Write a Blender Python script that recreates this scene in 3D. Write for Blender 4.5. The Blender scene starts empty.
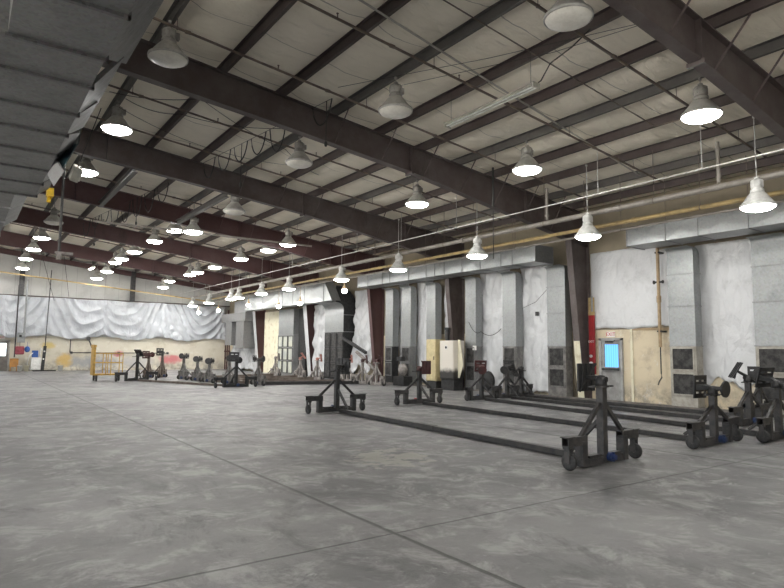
import bpy, math, random
from mathutils import Vector, Matrix
random.seed(7)
PI = math.pi
S = bpy.context.scene
COL = S.collection

# ------------------------------------------------------------------ helpers
class MB:
    def __init__(s): s.v = []; s.f = []; s.sm = []
    def add(s, vs, fs, smooth=False):
        b = len(s.v); s.v += [tuple(v) for v in vs]
        for f in fs: s.f.append(tuple(i + b for i in f)); s.sm.append(smooth)
        return s
    def box(s, x0, x1, y0, y1, z0, z1):
        return s.add([(x0,y0,z0),(x1,y0,z0),(x1,y1,z0),(x0,y1,z0),(x0,y0,z1),(x1,y0,z1),(x1,y1,z1),(x0,y1,z1)],
              [(0,3,2,1),(4,5,6,7),(0,1,5,4),(1,2,6,5),(2,3,7,6),(3,0,4,7)])
    def frame_of(s, p, q, up=(0,0,1)):
        p = Vector(p); q = Vector(q); d = (q-p).normalized(); u = Vector(up)
        if abs(d.dot(u)) > .98: u = Vector((0,1,0))
        a = d.cross(u).normalized(); b = a.cross(d).normalized()
        return p, q, a, b
    def bar(s, p, q, w, h, up=(0,0,1)):
        p, q, a, b = s.frame_of(p, q, up)
        vs = [p-a*w/2-b*h/2, p+a*w/2-b*h/2, p+a*w/2+b*h/2, p-a*w/2+b*h/2]
        vs += [v + (q-p) for v in vs]
        return s.add(vs, [(0,1,2,3),(7,6,5,4),(0,4,5,1),(1,5,6,2),(2,6,7,3),(3,7,4,0)])
    def hollow(s, p, q, w, h, t=.012, up=(0,0,1)):     # square tube with open ends
        P, Q, a, b = s.frame_of(p, q, up)
        for sx, sy, ww, hh in ((0,1,w,t),(0,-1,w,t),(1,0,t,h-2*t),(-1,0,t,h-2*t)):
            o = a*sx*(w-t)/2 + b*sy*(h-t)/2
            s.bar(P+o, Q+o, ww, hh, up)
        return s
    def tube(s, p, q, r, n=8, r2=None, caps=True):
        p, q, a, b = s.frame_of(p, q); r2 = r if r2 is None else r2
        vs = [p + (a*math.cos(2*PI*i/n) + b*math.sin(2*PI*i/n))*r for i in range(n)]
        vs += [q + (a*math.cos(2*PI*i/n) + b*math.sin(2*PI*i/n))*r2 for i in range(n)]
        s.add(vs, [(i,(i+1)%n,n+(i+1)%n,n+i) for i in range(n)], True)
        if caps: s.add(vs, [tuple(range(n))[::-1], tuple(range(n,2*n))])
        return s
    def path(s, pts, r, n=6):
        pts = [Vector(p) for p in pts]; rings = []
        for i, p in enumerate(pts):
            d = (pts[min(i+1,len(pts)-1)] - pts[max(i-1,0)]).normalized()
            u = Vector((0,0,1)) if abs(d.z) < .95 else Vector((0,1,0))
            a = d.cross(u).normalized(); b = a.cross(d)
            rings += [p + (a*math.cos(2*PI*k/n) + b*math.sin(2*PI*k/n))*r for k in range(n)]
        fs = [(i*n+k, i*n+(k+1)%n, (i+1)*n+(k+1)%n, (i+1)*n+k) for i in range(len(pts)-1) for k in range(n)]
        fs += [tuple(range(n))[::-1], tuple(range((len(pts)-1)*n, len(pts)*n))]
        return s.add(rings, fs, True)
    def lathe(s, prof, c=(0,0,0), n=24, axis='z', smooth=True, closed=False):
        vs = []
        for r, z in prof:
            for i in range(n):
                t = 2*PI*i/n; x, y = r*math.cos(t), r*math.sin(t)
                v = {'z':(x,y,z), 'x':(z,x,y), 'y':(x,z,y)}[axis]
                vs.append((v[0]+c[0], v[1]+c[1], v[2]+c[2]))
        m = len(prof)
        fs = [(j*n+i, j*n+(i+1)%n, (j+1)*n+(i+1)%n, (j+1)*n+i) for j in range(m-1) for i in range(n)]
        if closed: fs += [((m-1)*n+i, (m-1)*n+(i+1)%n, (i+1)%n, i) for i in range(n)]
        s.add(vs, fs, smooth)
        return s
    def cap(s, prof_r, z, c=(0,0,0), n=24, axis='z'):
        vs = []
        for i in range(n):
            t = 2*PI*i/n; x, y = prof_r*math.cos(t), prof_r*math.sin(t)
            v = {'z':(x,y,z), 'x':(z,x,y), 'y':(x,z,y)}[axis]; vs.append((v[0]+c[0], v[1]+c[1], v[2]+c[2]))
        return s.add(vs, [tuple(range(n))])
    def disc(s, c, r, t, axis='x', n=20):
        s.lathe([(r,-t/2),(r,t/2)], c, n, axis); s.cap(r,-t/2,c,n,axis); s.cap(r,t/2,c,n,axis)
        return s
    def prism(s, poly, a0, a1, axis='y'):               # poly in the plane across axis
        def m(p, a): return {'y':(p[0],a,p[1]), 'x':(a,p[0],p[1]), 'z':(p[0],p[1],a)}[axis]
        n = len(poly); vs = [m(p,a0) for p in poly] + [m(p,a1) for p in poly]
        return s.add(vs, [tuple(range(n))[::-1], tuple(range(n,2*n))] + [(i,(i+1)%n,n+(i+1)%n,n+i) for i in range(n)])
    def grid(s, fn, nu, nv, smooth=True):
        vs = [fn(i/nu, j/nv) for j in range(nv+1) for i in range(nu+1)]; w = nu+1
        return s.add(vs, [(j*w+i, j*w+i+1, (j+1)*w+i+1, (j+1)*w+i) for j in range(nv) for i in range(nu)], smooth)
    def ellipsoid(s, c, rx, ry, rz, n=12, m=8):
        vs = []
        for j in range(m+1):
            ph = PI*j/m
            for i in range(n):
                t = 2*PI*i/n; vs.append((c[0]+rx*math.sin(ph)*math.cos(t), c[1]+ry*math.sin(ph)*math.sin(t), c[2]+rz*math.cos(ph)))
        return s.add(vs, [(j*n+i,j*n+(i+1)%n,(j+1)*n+(i+1)%n,(j+1)*n+i) for j in range(m) for i in range(n)], True)
    def build(s, name, mat, parent=None, bevel=0, solid=0):
        me = bpy.data.meshes.new(name); me.from_pydata(s.v, [], s.f); me.update()
        me.polygons.foreach_set('use_smooth', s.sm)
        if isinstance(mat, (list, tuple)):
            for q in mat: me.materials.append(q)
        else: me.materials.append(mat)
        import bmesh
        bm = bmesh.new(); bm.from_mesh(me); bmesh.ops.recalc_face_normals(bm, faces=bm.faces); bm.to_mesh(me); bm.free()
        o = bpy.data.objects.new(name, me); COL.objects.link(o)
        if parent: o.parent = parent
        if solid:
            q = o.modifiers.new('s', 'SOLIDIFY'); q.thickness = solid; q.offset = 0
        if bevel:
            q = o.modifiers.new('b', 'BEVEL'); q.width = bevel; q.segments = 2; q.limit_method = 'ANGLE'
        return o

def tag(o, label, cat=None, group=None, kind=None):
    if label: o['label'] = label
    if cat: o['category'] = cat
    if group: o['group'] = group
    if kind: o['kind'] = kind
    return o
def thing(name, label, cat, loc=(0,0,0), rz=0, group=None):
    o = bpy.data.objects.new(name, None); COL.objects.link(o); o.empty_display_size = .1
    o.location = loc; o.rotation_euler = (0,0,rz)
    return tag(o, label, cat, group)
def dup(root, loc, rz=None):
    r = root.copy(); COL.objects.link(r); r.location = loc
    if rz is not None: r.rotation_euler = (0,0,rz)
    for ch in list(root.children):
        c = ch.copy(); COL.objects.link(c); c.parent = r
        for g in list(ch.children):
            d = g.copy(); COL.objects.link(d); d.parent = c
    return r
def struct(o, label): return tag(o, label, None, None, 'structure')

# ------------------------------------------------------------------ materials
def newmat(name):
    m = bpy.data.materials.new(name); m.use_nodes = True
    return m, m.node_tree.nodes, m.node_tree.links, m.node_tree.nodes['Principled BSDF']
def mixc(N, L, fac, a, b):
    x = N.new('ShaderNodeMix'); x.data_type = 'RGBA'
    for sock, v in ((x.inputs[0], fac), (x.inputs[6], a), (x.inputs[7], b)):
        if hasattr(v, 'is_output'): L.new(v, sock)
        elif isinstance(v, (int, float)): sock.default_value = v
        else: sock.default_value = (*v, 1)
    return x.outputs[2]
def noise(N, L, scale, detail=4, rough=.6, vec=None, stretch=None, dist=0):
    t = N.new('ShaderNodeTexNoise'); t.inputs['Scale'].default_value = scale
    t.inputs['Detail'].default_value = detail; t.inputs['Roughness'].default_value = rough; t.inputs['Distortion'].default_value = dist
    g = N.new('ShaderNodeNewGeometry'); src = vec or g.outputs['Position']
    if stretch:
        mp = N.new('ShaderNodeMapping'); mp.inputs['Scale'].default_value = stretch; L.new(src, mp.inputs['Vector']); src = mp.outputs[0]
    L.new(src, t.inputs['Vector'])
    return t.outputs['Fac']
def ramp(N, L, fac, a, b):
    r = N.new('ShaderNodeMapRange'); r.inputs['From Min'].default_value = a; r.inputs['From Max'].default_value = b
    r.interpolation_type = 'SMOOTHSTEP'; L.new(fac, r.inputs['Value']); return r.outputs['Result']
def math2(N, L, op, a, b=None, c=None):
    x = N.new('ShaderNodeMath'); x.operation = op
    for i, v in enumerate((a, b, c)):
        if v is None: continue
        if hasattr(v, 'is_output'): L.new(v, x.inputs[i])
        else: x.inputs[i].default_value = v
    return x.outputs[0]
def bump(N, L, P, h, strength=.3, dist=.02):
    b = N.new('ShaderNodeBump'); b.inputs['Strength'].default_value = strength; b.inputs['Distance'].default_value = dist
    L.new(h, b.inputs['Height']); L.new(b.outputs[0], P.inputs['Normal'])
def mat(name, c1, c2=None, rough=.6, metal=0, scale=3, lo=.35, hi=.65, stretch=None, bs=0, bscale=20, bd=.01, spec=None):
    m, N, L, P = newmat(name)
    P.inputs['Roughness'].default_value = rough; P.inputs['Metallic'].default_value = metal
    if spec is not None: P.inputs['Specular IOR Level'].default_value = spec
    if c2 is None: P.inputs['Base Color'].default_value = (*c1, 1)
    else: L.new(mixc(N, L, ramp(N, L, noise(N, L, scale, 6, .65, stretch=stretch), lo, hi), c1, c2), P.inputs['Base Color'])
    if bs: bump(N, L, P, noise(N, L, bscale, 5, .6, stretch=stretch), bs, bd)
    return m
def xyz(N, L):
    g = N.new('ShaderNodeNewGeometry'); s = N.new('ShaderNodeSeparateXYZ'); L.new(g.outputs['Position'], s.inputs[0]); return s.outputs

def floor_mat():
    m, N, L, P = newmat('concrete_floor')
    x, y, z = xyz(N, L)
    big = ramp(N, L, noise(N, L, .22, 5, .6), .35, .68)
    c = mixc(N, L, big, (.088,.087,.09), (.215,.213,.214))
    med = ramp(N, L, noise(N, L, 1.9, 10, .78, dist=.6), .47, .62)
    c = mixc(N, L, math2(N, L, 'MULTIPLY', med, .7), c, (.33,.326,.322))
    dk = ramp(N, L, noise(N, L, .9, 10, .78, stretch=(1,.45,1), dist=.5), .5, .64)
    c = mixc(N, L, math2(N, L, 'MULTIPLY', dk, .7), c, (.05,.049,.051))
    fl = ramp(N, L, noise(N, L, 5, 10, .85, dist=1.0), .6, .66)                      # pale scuffed flecks
    c = mixc(N, L, math2(N, L, 'MULTIPLY', fl, .75), c, (.42,.41,.405))
    sp = ramp(N, L, noise(N, L, 22, 4, .6), .71, .76)
    c = mixc(N, L, math2(N, L, 'MULTIPLY', sp, .7), c, (.03,.03,.03))
    # saw-cut joints
    wob = noise(N, L, 3.0, 4, .6)
    def joint(coord, base, pitch, w):
        t = math2(N, L, 'ADD', coord, math2(N, L, 'MULTIPLY', math2(N, L, 'SUBTRACT', wob, .5), .035))
        t = math2(N, L, 'SUBTRACT', t, base); t = math2(N, L, 'DIVIDE', t, pitch)
        f = math2(N, L, 'ABSOLUTE', math2(N, L, 'SUBTRACT', t, math2(N, L, 'ROUND', t)))
        r = N.new('ShaderNodeMapRange'); r.inputs['From Min'].default_value = w/pitch; r.inputs['From Max'].default_value = w*2.2/pitch
        r.inputs['To Min'].default_value = 1; r.inputs['To Max'].default_value = 0; L.new(f, r.inputs['Value']); return r.outputs[0]
    j = math2(N, L, 'MAXIMUM', joint(x, 3.12, 6.1, .014), math2(N, L, 'MULTIPLY', joint(y, 4.27, 9.1, .009), .8))
    c = mixc(N, L, math2(N, L, 'MULTIPLY', j, .8), c, (.02,.019,.018))
    # chipped repair patch in the middle of the floor
    vx = math2(N, L, 'DIVIDE', math2(N, L, 'SUBTRACT', x, 5.15), 1.0); vy = math2(N, L, 'DIVIDE', math2(N, L, 'SUBTRACT', y, 7.35), 1.25)
    rr = math2(N, L, 'ADD', math2(N, L, 'MULTIPLY', vx, vx), math2(N, L, 'MULTIPLY', vy, vy))
    rr = math2(N, L, 'ADD', rr, math2(N, L, 'MULTIPLY', math2(N, L, 'SUBTRACT', noise(N, L, 2.2, 6, .7), .5), 3.2))
    pin = N.new('ShaderNodeMapRange'); pin.inputs['From Min'].default_value = .22; pin.inputs['From Max'].default_value = .27
    pin.inputs['To Min'].default_value = 1; pin.inputs['To Max'].default_value = 0; L.new(rr, pin.inputs['Value'])
    c = mixc(N, L, math2(N, L, 'MULTIPLY', pin.outputs[0], .85), c, (.27,.255,.225))
    L.new(c, P.inputs['Base Color'])
    L.new(math2(N, L, 'MULTIPLY_ADD', noise(N, L, 1.3, 8, .75), .5, .2), P.inputs['Roughness'])
    P.inputs['Specular IOR Level'].default_value = .48
    hh = math2(N, L, 'SUBTRACT', math2(N, L, 'ADD', noise(N, L, 4, 10, .8), math2(N, L, 'MULTIPLY', noise(N, L, 60, 3, .6), .2)), math2(N, L, 'ADD', math2(N, L, 'MULTIPLY', j, 1.5), math2(N, L, 'MULTIPLY', pin.outputs[0], .25)))
    bump(N, L, P, hh, .5, .02)
    return m

def wall_mat(name, low, stain, up, zsplit=2.32, corr=None, paint=None):
    m, N, L, P = newmat(name)
    x, y, z = xyz(N, L)
    a = mixc(N, L, ramp(N, L, noise(N, L, 1.4, 8, .7), .48, .68), low, stain)
    chip = ramp(N, L, noise(N, L, 2.6, 9, .8), .56, .62)
    a = mixc(N, L, math2(N, L, 'MULTIPLY', chip, .6), a, (.72,.7,.65))
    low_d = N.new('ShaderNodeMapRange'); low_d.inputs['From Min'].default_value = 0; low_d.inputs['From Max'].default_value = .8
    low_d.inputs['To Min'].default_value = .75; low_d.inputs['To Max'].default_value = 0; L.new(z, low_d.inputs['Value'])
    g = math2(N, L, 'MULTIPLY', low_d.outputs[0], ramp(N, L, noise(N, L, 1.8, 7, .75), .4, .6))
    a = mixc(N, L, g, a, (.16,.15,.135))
    if paint:                                            # sprayed paint marks
        for (px, pz, rx, rz, col) in paint:
            vx = math2(N, L, 'DIVIDE', math2(N, L, 'SUBTRACT', x, px), rx); vz = math2(N, L, 'DIVIDE', math2(N, L, 'SUBTRACT', z, pz), rz)
            rr = math2(N, L, 'ADD', math2(N, L, 'MULTIPLY', vx, vx), math2(N, L, 'MULTIPLY', vz, vz))
            rr = math2(N, L, 'ADD', rr, math2(N, L, 'MULTIPLY', math2(N, L, 'SUBTRACT', noise(N, L, 2.4, 6, .7), .5), 2.6))
            q = N.new('ShaderNodeMapRange'); q.inputs['From Min'].default_value = .25; q.inputs['From Max'].default_value = 1.2
            q.inputs['To Min'].default_value = .85; q.inputs['To Max'].default_value = 0; L.new(rr, q.inputs['Value'])
            a = mixc(N, L, q.outputs[0], a, col)
    b = mixc(N, L, ramp(N, L, noise(N, L, .9, 6, .7), .4, .7), up, tuple(v*.82 for v in up))
    if corr:
        axis = {'x': x, 'y': y}[corr]
        f = math2(N, L, 'FRACT', math2(N, L, 'DIVIDE', axis, .91))
        seam = math2(N, L, 'LESS_THAN', f, .03)
        b = mixc(N, L, math2(N, L, 'MULTIPLY', seam, .5), b, (.25,.25,.25))
    t = math2(N, L, 'GREATER_THAN', z, zsplit)
    L.new(mixc(N, L, t, a, b), P.inputs['Base Color'])
    P.inputs['Roughness'].default_value = .75
    bump(N, L, P, noise(N, L, 6, 6, .7), .35, .02)
    return m

def galv(name='galvanised_sheet', base=(.25,.295,.29), rough=.42, metal=.6):
    m, N, L, P = newmat(name)
    v = N.new('ShaderNodeTexVoronoi'); v.inputs['Scale'].default_value = 22
    g = N.new('ShaderNodeNewGeometry'); L.new(g.outputs['Position'], v.inputs['Vector'])
    c = mixc(N, L, .06, base, v.outputs['Color'])
    hs = N.new('ShaderNodeHueSaturation'); hs.inputs['Saturation'].default_value = .25; L.new(c, hs.inputs['Color'])
    d = ramp(N, L, noise(N, L, 1.3, 7, .7), .5, .75)
    L.new(mixc(N, L, math2(N, L, 'MULTIPLY', d, .55), hs.outputs[0], tuple(q*.45 for q in base)), P.inputs['Base Color'])
    P.inputs['Metallic'].default_value = metal
    L.new(math2(N, L, 'MULTIPLY_ADD', noise(N, L, 4, 4, .6), .3, rough-.15), P.inputs['Roughness'])
    bump(N, L, P, noise(N, L, 1.6, 3, .5), .35, .03)
    return m

def plastic(name='white_plastic_film', c=(.66,.67,.68)):
    m, N, L, P = newmat(name)
    L.new(mixc(N, L, ramp(N, L, noise(N, L, 1.1, 6, .7), .5, .75), c, tuple(q*.8 for q in c)), P.inputs['Base Color'])
    P.inputs['Roughness'].default_value = .27
    def ridge(sc, st, ds):
        return math2(N, L, 'MULTIPLY', math2(N, L, 'ABSOLUTE', math2(N, L, 'SUBTRACT', noise(N, L, sc, 3, .5, stretch=st, dist=ds), .5)), -1)
    h = math2(N, L, 'ADD', math2(N, L, 'MULTIPLY', ridge(2.0, (1,1,.55), 1.6), 1.6), math2(N, L, 'MULTIPLY', ridge(4.0, (1,1,.35), 1.5), .45))
    h = math2(N, L, 'ADD', h, math2(N, L, 'MULTIPLY', noise(N, L, 2.2, 6, .65, dist=1.2), .5))
    bump(N, L, P, h, .55, .09)
    return m

def ceil_mat():
    m, N, L, P = newmat('roof_insulation')
    x, y, z = xyz(N, L)
    c = mixc(N, L, ramp(N, L, noise(N, L, .5, 6, .65), .35, .7), (.93,.87,.745), (.84,.785,.66))
    c = mixc(N, L, math2(N, L, 'MULTIPLY', ramp(N, L, noise(N, L, 2.5, 6, .7, stretch=(.4,2,1)), .55, .7), .25), c, (.52,.49,.42))
    f = math2(N, L, 'FRACT', math2(N, L, 'DIVIDE', math2(N, L, 'ADD', y, math2(N, L, 'MULTIPLY', noise(N, L, .8, 3), .25)), 1.83))
    c = mixc(N, L, math2(N, L, 'MULTIPLY', math2(N, L, 'LESS_THAN', f, .014), .55), c, (.12,.11,.1))
    L.new(c, P.inputs['Base Color']); P.inputs['Roughness'].default_value = .6
    bump(N, L, P, noise(N, L, 1.7, 5, .6, stretch=(.6,2.2,1), dist=.8), .6, .12)
    return m

def steel_mat(name, c, dust, f=.45):
    m, N, L, P = newmat(name)
    n = ramp(N, L, noise(N, L, 1.5, 8, .7), .35, .7)
    c1 = mixc(N, L, math2(N, L, 'MULTIPLY', n, f), c, dust)
    n2 = ramp(N, L, noise(N, L, .9, 5, .7, stretch=(1,1,.3)), .6, .75)
    L.new(mixc(N, L, math2(N, L, 'MULTIPLY', n2, .6), c1, (.02,.015,.015)), P.inputs['Base Color'])
    P.inputs['Roughness'].default_value = .55
    bump(N, L, P, noise(N, L, 9, 4, .6), .15, .01)
    return m
def emis(name, c, s):
    m, N, L, P = newmat(name); P.inputs['Base Color'].default_value = (*c,1)
    P.inputs['Emission Color'].default_value = (*c,1); P.inputs['Emission Strength'].default_value = s
    return m

def pane_mat():
    m, N, L, P = newmat('blue_daylit_pane'); x, y, z = xyz(N, L)
    f = math2(N, L, 'FRACT', math2(N, L, 'DIVIDE', y, .085))
    c = mixc(N, L, math2(N, L, 'LESS_THAN', f, .25), (.13,.42,.85), (.07,.30,.70))
    L.new(c, P.inputs['Base Color']); L.new(c, P.inputs['Emission Color']); P.inputs['Emission Strength'].default_value = .6
    return m

M = dict(
    floor=floor_mat(),
    wall=wall_mat('plaster_and_panel_wall', (.66,.57,.41), (.50,.42,.30), (.27,.23,.165)),
    wallfar=wall_mat('far_wall_plaster', (.62,.58,.48), (.52,.47,.37), (.52,.52,.50), corr='x',
        paint=[(13.0,.75,.9,.35,(.62,.17,.19)),(9.3,1.15,.35,.25,(.62,.17,.19)),(7.6,.6,2.2,.4,(.28,.29,.30)),(10.6,.6,1.2,.5,(.45,.44,.43)),(5.9,.7,.5,.5,(.60,.40,.12)),(4.9,1.7,.5,.25,(.62,.48,.16))]),
    wallplain=wall_mat('plain_wall', (.80,.78,.74), (.74,.72,.68), (.84,.83,.80), corr='y'),
    ceil=ceil_mat(), galv=galv(), galvdark=galv('dusty_galvanised_sheet', (.25,.26,.265), .5, .3), galvold=galv('sooty_galvanised_sheet', (.17,.17,.165), .55, .3),
    ductroof=galv('overhead_duct_sheet', (.105,.109,.106), .55, .15),
    plastic=plastic(), silver=plastic('silvery_plastic_film', (.55,.56,.57)), tarp=plastic('grey_white_tarpaulin', (.46,.48,.51)),
    steel=steel_mat('dusty_brown_steel', (.075,.056,.053), (.145,.126,.12), .6), maroon=steel_mat('maroon_steel', (.085,.040,.040), (.12,.08,.078), .45),
    purlin=steel_mat('purlin_paint', (.062,.044,.042), (.12,.105,.095), .5), purling=steel_mat('purlin_grey_paint', (.085,.08,.076), (.16,.148,.135), .5),
    cream=mat('cream_paint', (.72,.68,.52), (.55,.48,.33), .6, 0, 3, .5, .7),
    pipe=mat('grey_pipe', (.30,.275,.245), (.21,.19,.165), .5, .1, 3), pipew=mat('white_conduit', (.75,.74,.72), (.6,.58,.55), .35, .2, 5),
    yellow=mat('yellow_gas_pipe', (.50,.37,.17), (.36,.27,.13), .5, 0, 4, .4, .65), brownpipe=mat('sprinkler_pipe', (.20,.155,.12), (.12,.09,.08), .5, 0, 4),
    dark=mat('black_steel', (.018,.019,.021), (.04,.039,.039), .48, .2, 8, bs=.2, bscale=40, bd=.003),
    greysteel=mat('worn_dark_steel', (.03,.031,.033), (.068,.064,.062), .5, .2, 7, bs=.2, bscale=40, bd=.003),
    dustgrey=mat('dusty_grey_steel', (.21,.20,.19), (.11,.105,.10), .6, .1, 6), pale=mat('dusty_pale_steel', (.32,.30,.28), (.17,.15,.14), .7, 0, 6), rust=mat('red_primer_steel', (.075,.022,.022), (.045,.022,.022), .6, 0, 6),
    salmon=mat('salmon_primer', (.45,.20,.16), (.36,.16,.13), .6, 0, 6), rubber=mat('black_rubber', (.018,.018,.018), (.04,.04,.04), .6, 0, 20),
    hub=mat('grey_hub', (.30,.28,.26), (.16,.14,.12), .45, .5, 20), blue=mat('blue_paint', (.015,.03,.12), (.02,.04,.09), .5, 0, 20), red=mat('red_paint', (.42,.03,.035), (.30,.025,.03), .45, 0, 4),
    wheelface=mat('worn_wheel', (.09,.085,.08), (.045,.042,.04), .5, .2, 25),
    lamphouse=mat('lamp_housing_grey', (.40,.39,.36), (.26,.25,.23), .5, .2, 8), lampwhite=mat('lamp_enamel_white', (.62,.62,.60), (.45,.45,.43), .4, 0, 8),
    bell=mat('lamp_bell_grey', (.50,.49,.46), (.38,.37,.34), .4, 0, 8), lensoff=mat('lamp_lens_unlit', (.85,.83,.76), (.72,.70,.63), .3, 0, 6),
    lenson=emis('lamp_lens_lit', (1,.985,.95), 34), bulb=emis('bulb_lit', (1,.98,.94), 22), tubeon=emis('strip_lamp_lit', (1,1,1), 16),
    fixture=mat('strip_fixture_cream', (.58,.57,.50), (.44,.43,.38), .45, 0, 5),
    wire=mat('black_cable', (.02,.02,.02), None, .6), lightwire=mat('pale_cable', (.40,.38,.34), None, .6),
    locker=mat('cream_locker', (.62,.53,.30), (.50,.42,.24), .5, 0, 5), cabinet=None,
    cart=mat('yellow_cart_paint', (.55,.33,.06), (.33,.20,.05), .55, 0, 7), board=mat('plywood_grey', (.22,.20,.18), (.14,.13,.12), .7, 0, 4),
    doorm=mat('grey_door_paint', (.34,.34,.33), (.24,.235,.225), .5, 0, 4), doorframe=mat('door_frame_paint', (.42,.42,.41), (.30,.30,.29), .5, 0, 4),
    doorglass=pane_mat(), farglass=emis('bright_daylit_pane', (.8,.92,1), 1.3),
    black=mat('flat_black', (.012,.012,.012), (.03,.03,.03), .7, 0, 8), mesh=mat('filter_mesh', (.018,.018,.018), (.07,.067,.064), .8, 0, 6, bs=.6, bscale=120),
    palefilter=mat('pale_filter_pane', (.50,.51,.42), (.36,.38,.36), .7, 0, 2), signw=mat('sign_white', (.80,.78,.74), None, .5), signr=mat('sign_red', (.50,.03,.04), None, .5),
    orange=mat('orange_board', (.55,.27,.07), (.42,.20,.06), .6, 0, 5), bluecloth=mat('blue_plastic', (.03,.10,.35), (.02,.06,.22), .5, 0, 6), teal=mat('dark_teal_panel', (.008,.035,.045), (.015,.05,.06), .4, 0, 6),
    yplas=mat('yellow_actuator_paint', (.75,.48,.01), (.55,.34,.01), .4, 0, 15), white=mat('white_plastic', (.75,.75,.73), (.6,.6,.58), .4, 0, 8), tan=mat('tan_roll', (.45,.33,.20), (.33,.24,.14), .7, 0, 8),
    rail=mat('black_floor_rail', (.02,.02,.021), (.045,.042,.04), .5, .2, 6), railbrown=mat('brown_floor_rail', (.10,.075,.06), (.17,.14,.12), .65, 0, 4),
    curb=mat('dusty_curb_steel', (.10,.095,.09), (.20,.18,.16), .7, 0, 4),
)
# cabinet: white upper half, black scorched lower half
m, N, L, P = newmat('scorched_cabinet_paint'); _, _, z = xyz(N, L)
zz = math2(N, L, 'ADD', z, math2(N, L, 'MULTIPLY', noise(N, L, 4, 6, .7), .35))
L.new(mixc(N, L, ramp(N, L, zz, .88, 1.12), (.03,.028,.026), (.66,.62,.55)), P.inputs['Base Color']); P.inputs['Roughness'].default_value = .5
M['cabinet'] = m

# ------------------------------------------------------------------ building layout (metres; Y along the duct wall, X across)
WX, FY, LX, BY = 17.4, 46.5, -9.0, -7.0
RIDGE = -4.0
def ztop(x): return 8.2 - .108*x if x > RIDGE else 8.2 + .108*4 - .108*(RIDGE - x)
def zpurlin_b(x): return ztop(x)
def zroof(x): return ztop(x) + .22
FR = [4.85, 12.72, 19.03, 25.0, 31.9, 39.5]
PX = [2.95 + 1.435*k for k in range(-8, 10)]
PX = [2.95,4.42,5.87,7.28,8.72,10.12,11.48,12.82,14.12,15.4,16.6] + [1.52,.09,-1.34,-2.77,-4.3,-5.8,-7.3]
PX.sort()

# floor and walls
struct(MB().box(LX-.2, WX+.2, BY-.2, FY+.2, -.2, 0).build('floor', M['floor']), 'worn grey concrete slab floor with saw-cut joints')
def wallpoly(x0, x1): return [(x0,0),(x1,0),(x1,zroof(x1)+.25),(RIDGE,zroof(RIDGE)+.25),(x0,zroof(x0)+.25)]
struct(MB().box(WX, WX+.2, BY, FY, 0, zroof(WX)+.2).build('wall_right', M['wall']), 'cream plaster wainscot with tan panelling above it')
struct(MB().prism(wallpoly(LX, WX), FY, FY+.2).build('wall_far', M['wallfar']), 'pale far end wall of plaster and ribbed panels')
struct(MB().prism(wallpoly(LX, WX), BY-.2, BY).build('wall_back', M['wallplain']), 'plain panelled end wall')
# unseen long wall: door openings added to let daylight up onto the ceiling
lw = MB().box(LX-.2, LX, BY, FY, 4.7, zroof(LX)+.2)
edges = [BY,-5.5,2.0,4.0,11.5,13.5,21,23,30.5,32.5,40,42.0]
for i in range(0, len(edges)-1, 2): lw.box(LX-.2, LX, edges[i], edges[i+1], 0, 4.7)
lw.box(LX-.2, LX, 42.0, FY, 0, 4.7)
struct(lw.build('wall_left', M['wallplain']), 'pale unseen long wall, openings added to let daylight in')
struct(MB().box(LX-70, LX-.2, BY-20, FY+20, -.2, -.02).build('ground', mat('bounce_yard_concrete', (.62,.60,.57), (.54,.52,.50), .8)), 'unseen concrete yard added to bounce daylight up to the ceiling')  # pale ground added outside the openings as a daylight reflector
# insulated ceiling: quilt sagging between purlins
def hsh(a): return math.sin(a*12.9898)*43758.5453 % 1
def ceil_z(x, y):
    i = 0
    while i < len(PX)-1 and PX[i+1] < x: i += 1
    a, b = PX[i], PX[min(i+1, len(PX)-1)]
    t = 0 if b <= a else min(1, max(0, (x-a)/(b-a)))
    sag = math.sin(PI*t)
    amp = .085 + .04*math.sin(y*1.1 + i*2.1) + .02*math.sin(y*2.9 + i*5.)
    k = abs(((y/1.83 + .13*math.sin(i*3.3)) % 1) - .5)*2
    amp += .06*(1-k)**3 + .035*math.sin(y*7 + 3*math.sin(x*2))*(.5+.5*math.sin(y*.7+i))
    return zroof(x) - amp*sag
nx, ny = 150, 300
g = MB().grid(lambda u, v: (LX + (WX-LX)*u, BY + (FY-BY)*v, ceil_z(LX + (WX-LX)*u, BY + (FY-BY)*v)), nx, ny)
c = g.build('ceiling', M['ceil'], solid=0)
struct(c, 'pale faced insulation quilt sagging between the roof purlins')
struct(MB().prism([(LX-.2,zroof(LX)+.1),(RIDGE,zroof(RIDGE)+.1),(WX+.2,zroof(WX)+.1),(WX+.2,zroof(WX)+.2),(RIDGE,zroof(RIDGE)+.2),(LX-.2,zroof(LX)+.2)], BY-.2, FY+.2).build('ceiling_deck', M['galvdark']), 'metal roof deck above the insulation')

# ------------------------------------------------------------------ purlins
ordn = ['first','second','third','fourth','fifth','sixth','seventh','eighth','ninth','tenth','eleventh','twelfth','thirteenth','fourteenth','fifteenth','sixteenth','seventeenth','eighteenth']
for i, x in enumerate(sorted(PX, reverse=True)):
    z = zpurlin_b(x)
    sec = [(x-.004,z),(x+.07,z),(x+.07,z+.012),(x+.008,z+.012),(x+.008,z+.2),(x-.07,z+.2),(x-.07,z+.188),(x-.004,z+.188)]
    o = MB().prism(sec, BY+.02, FY-.02).build('roof_purlin', M['purling'] if i % 3 == 1 else M['purlin'])
    tag(o, f'long {"grey" if i%3==1 else "dark maroon"} steel roof purlin, {ordn[i]} counted from the duct wall', 'roof beam', 'steel purlins under the insulated ceiling')

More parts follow.
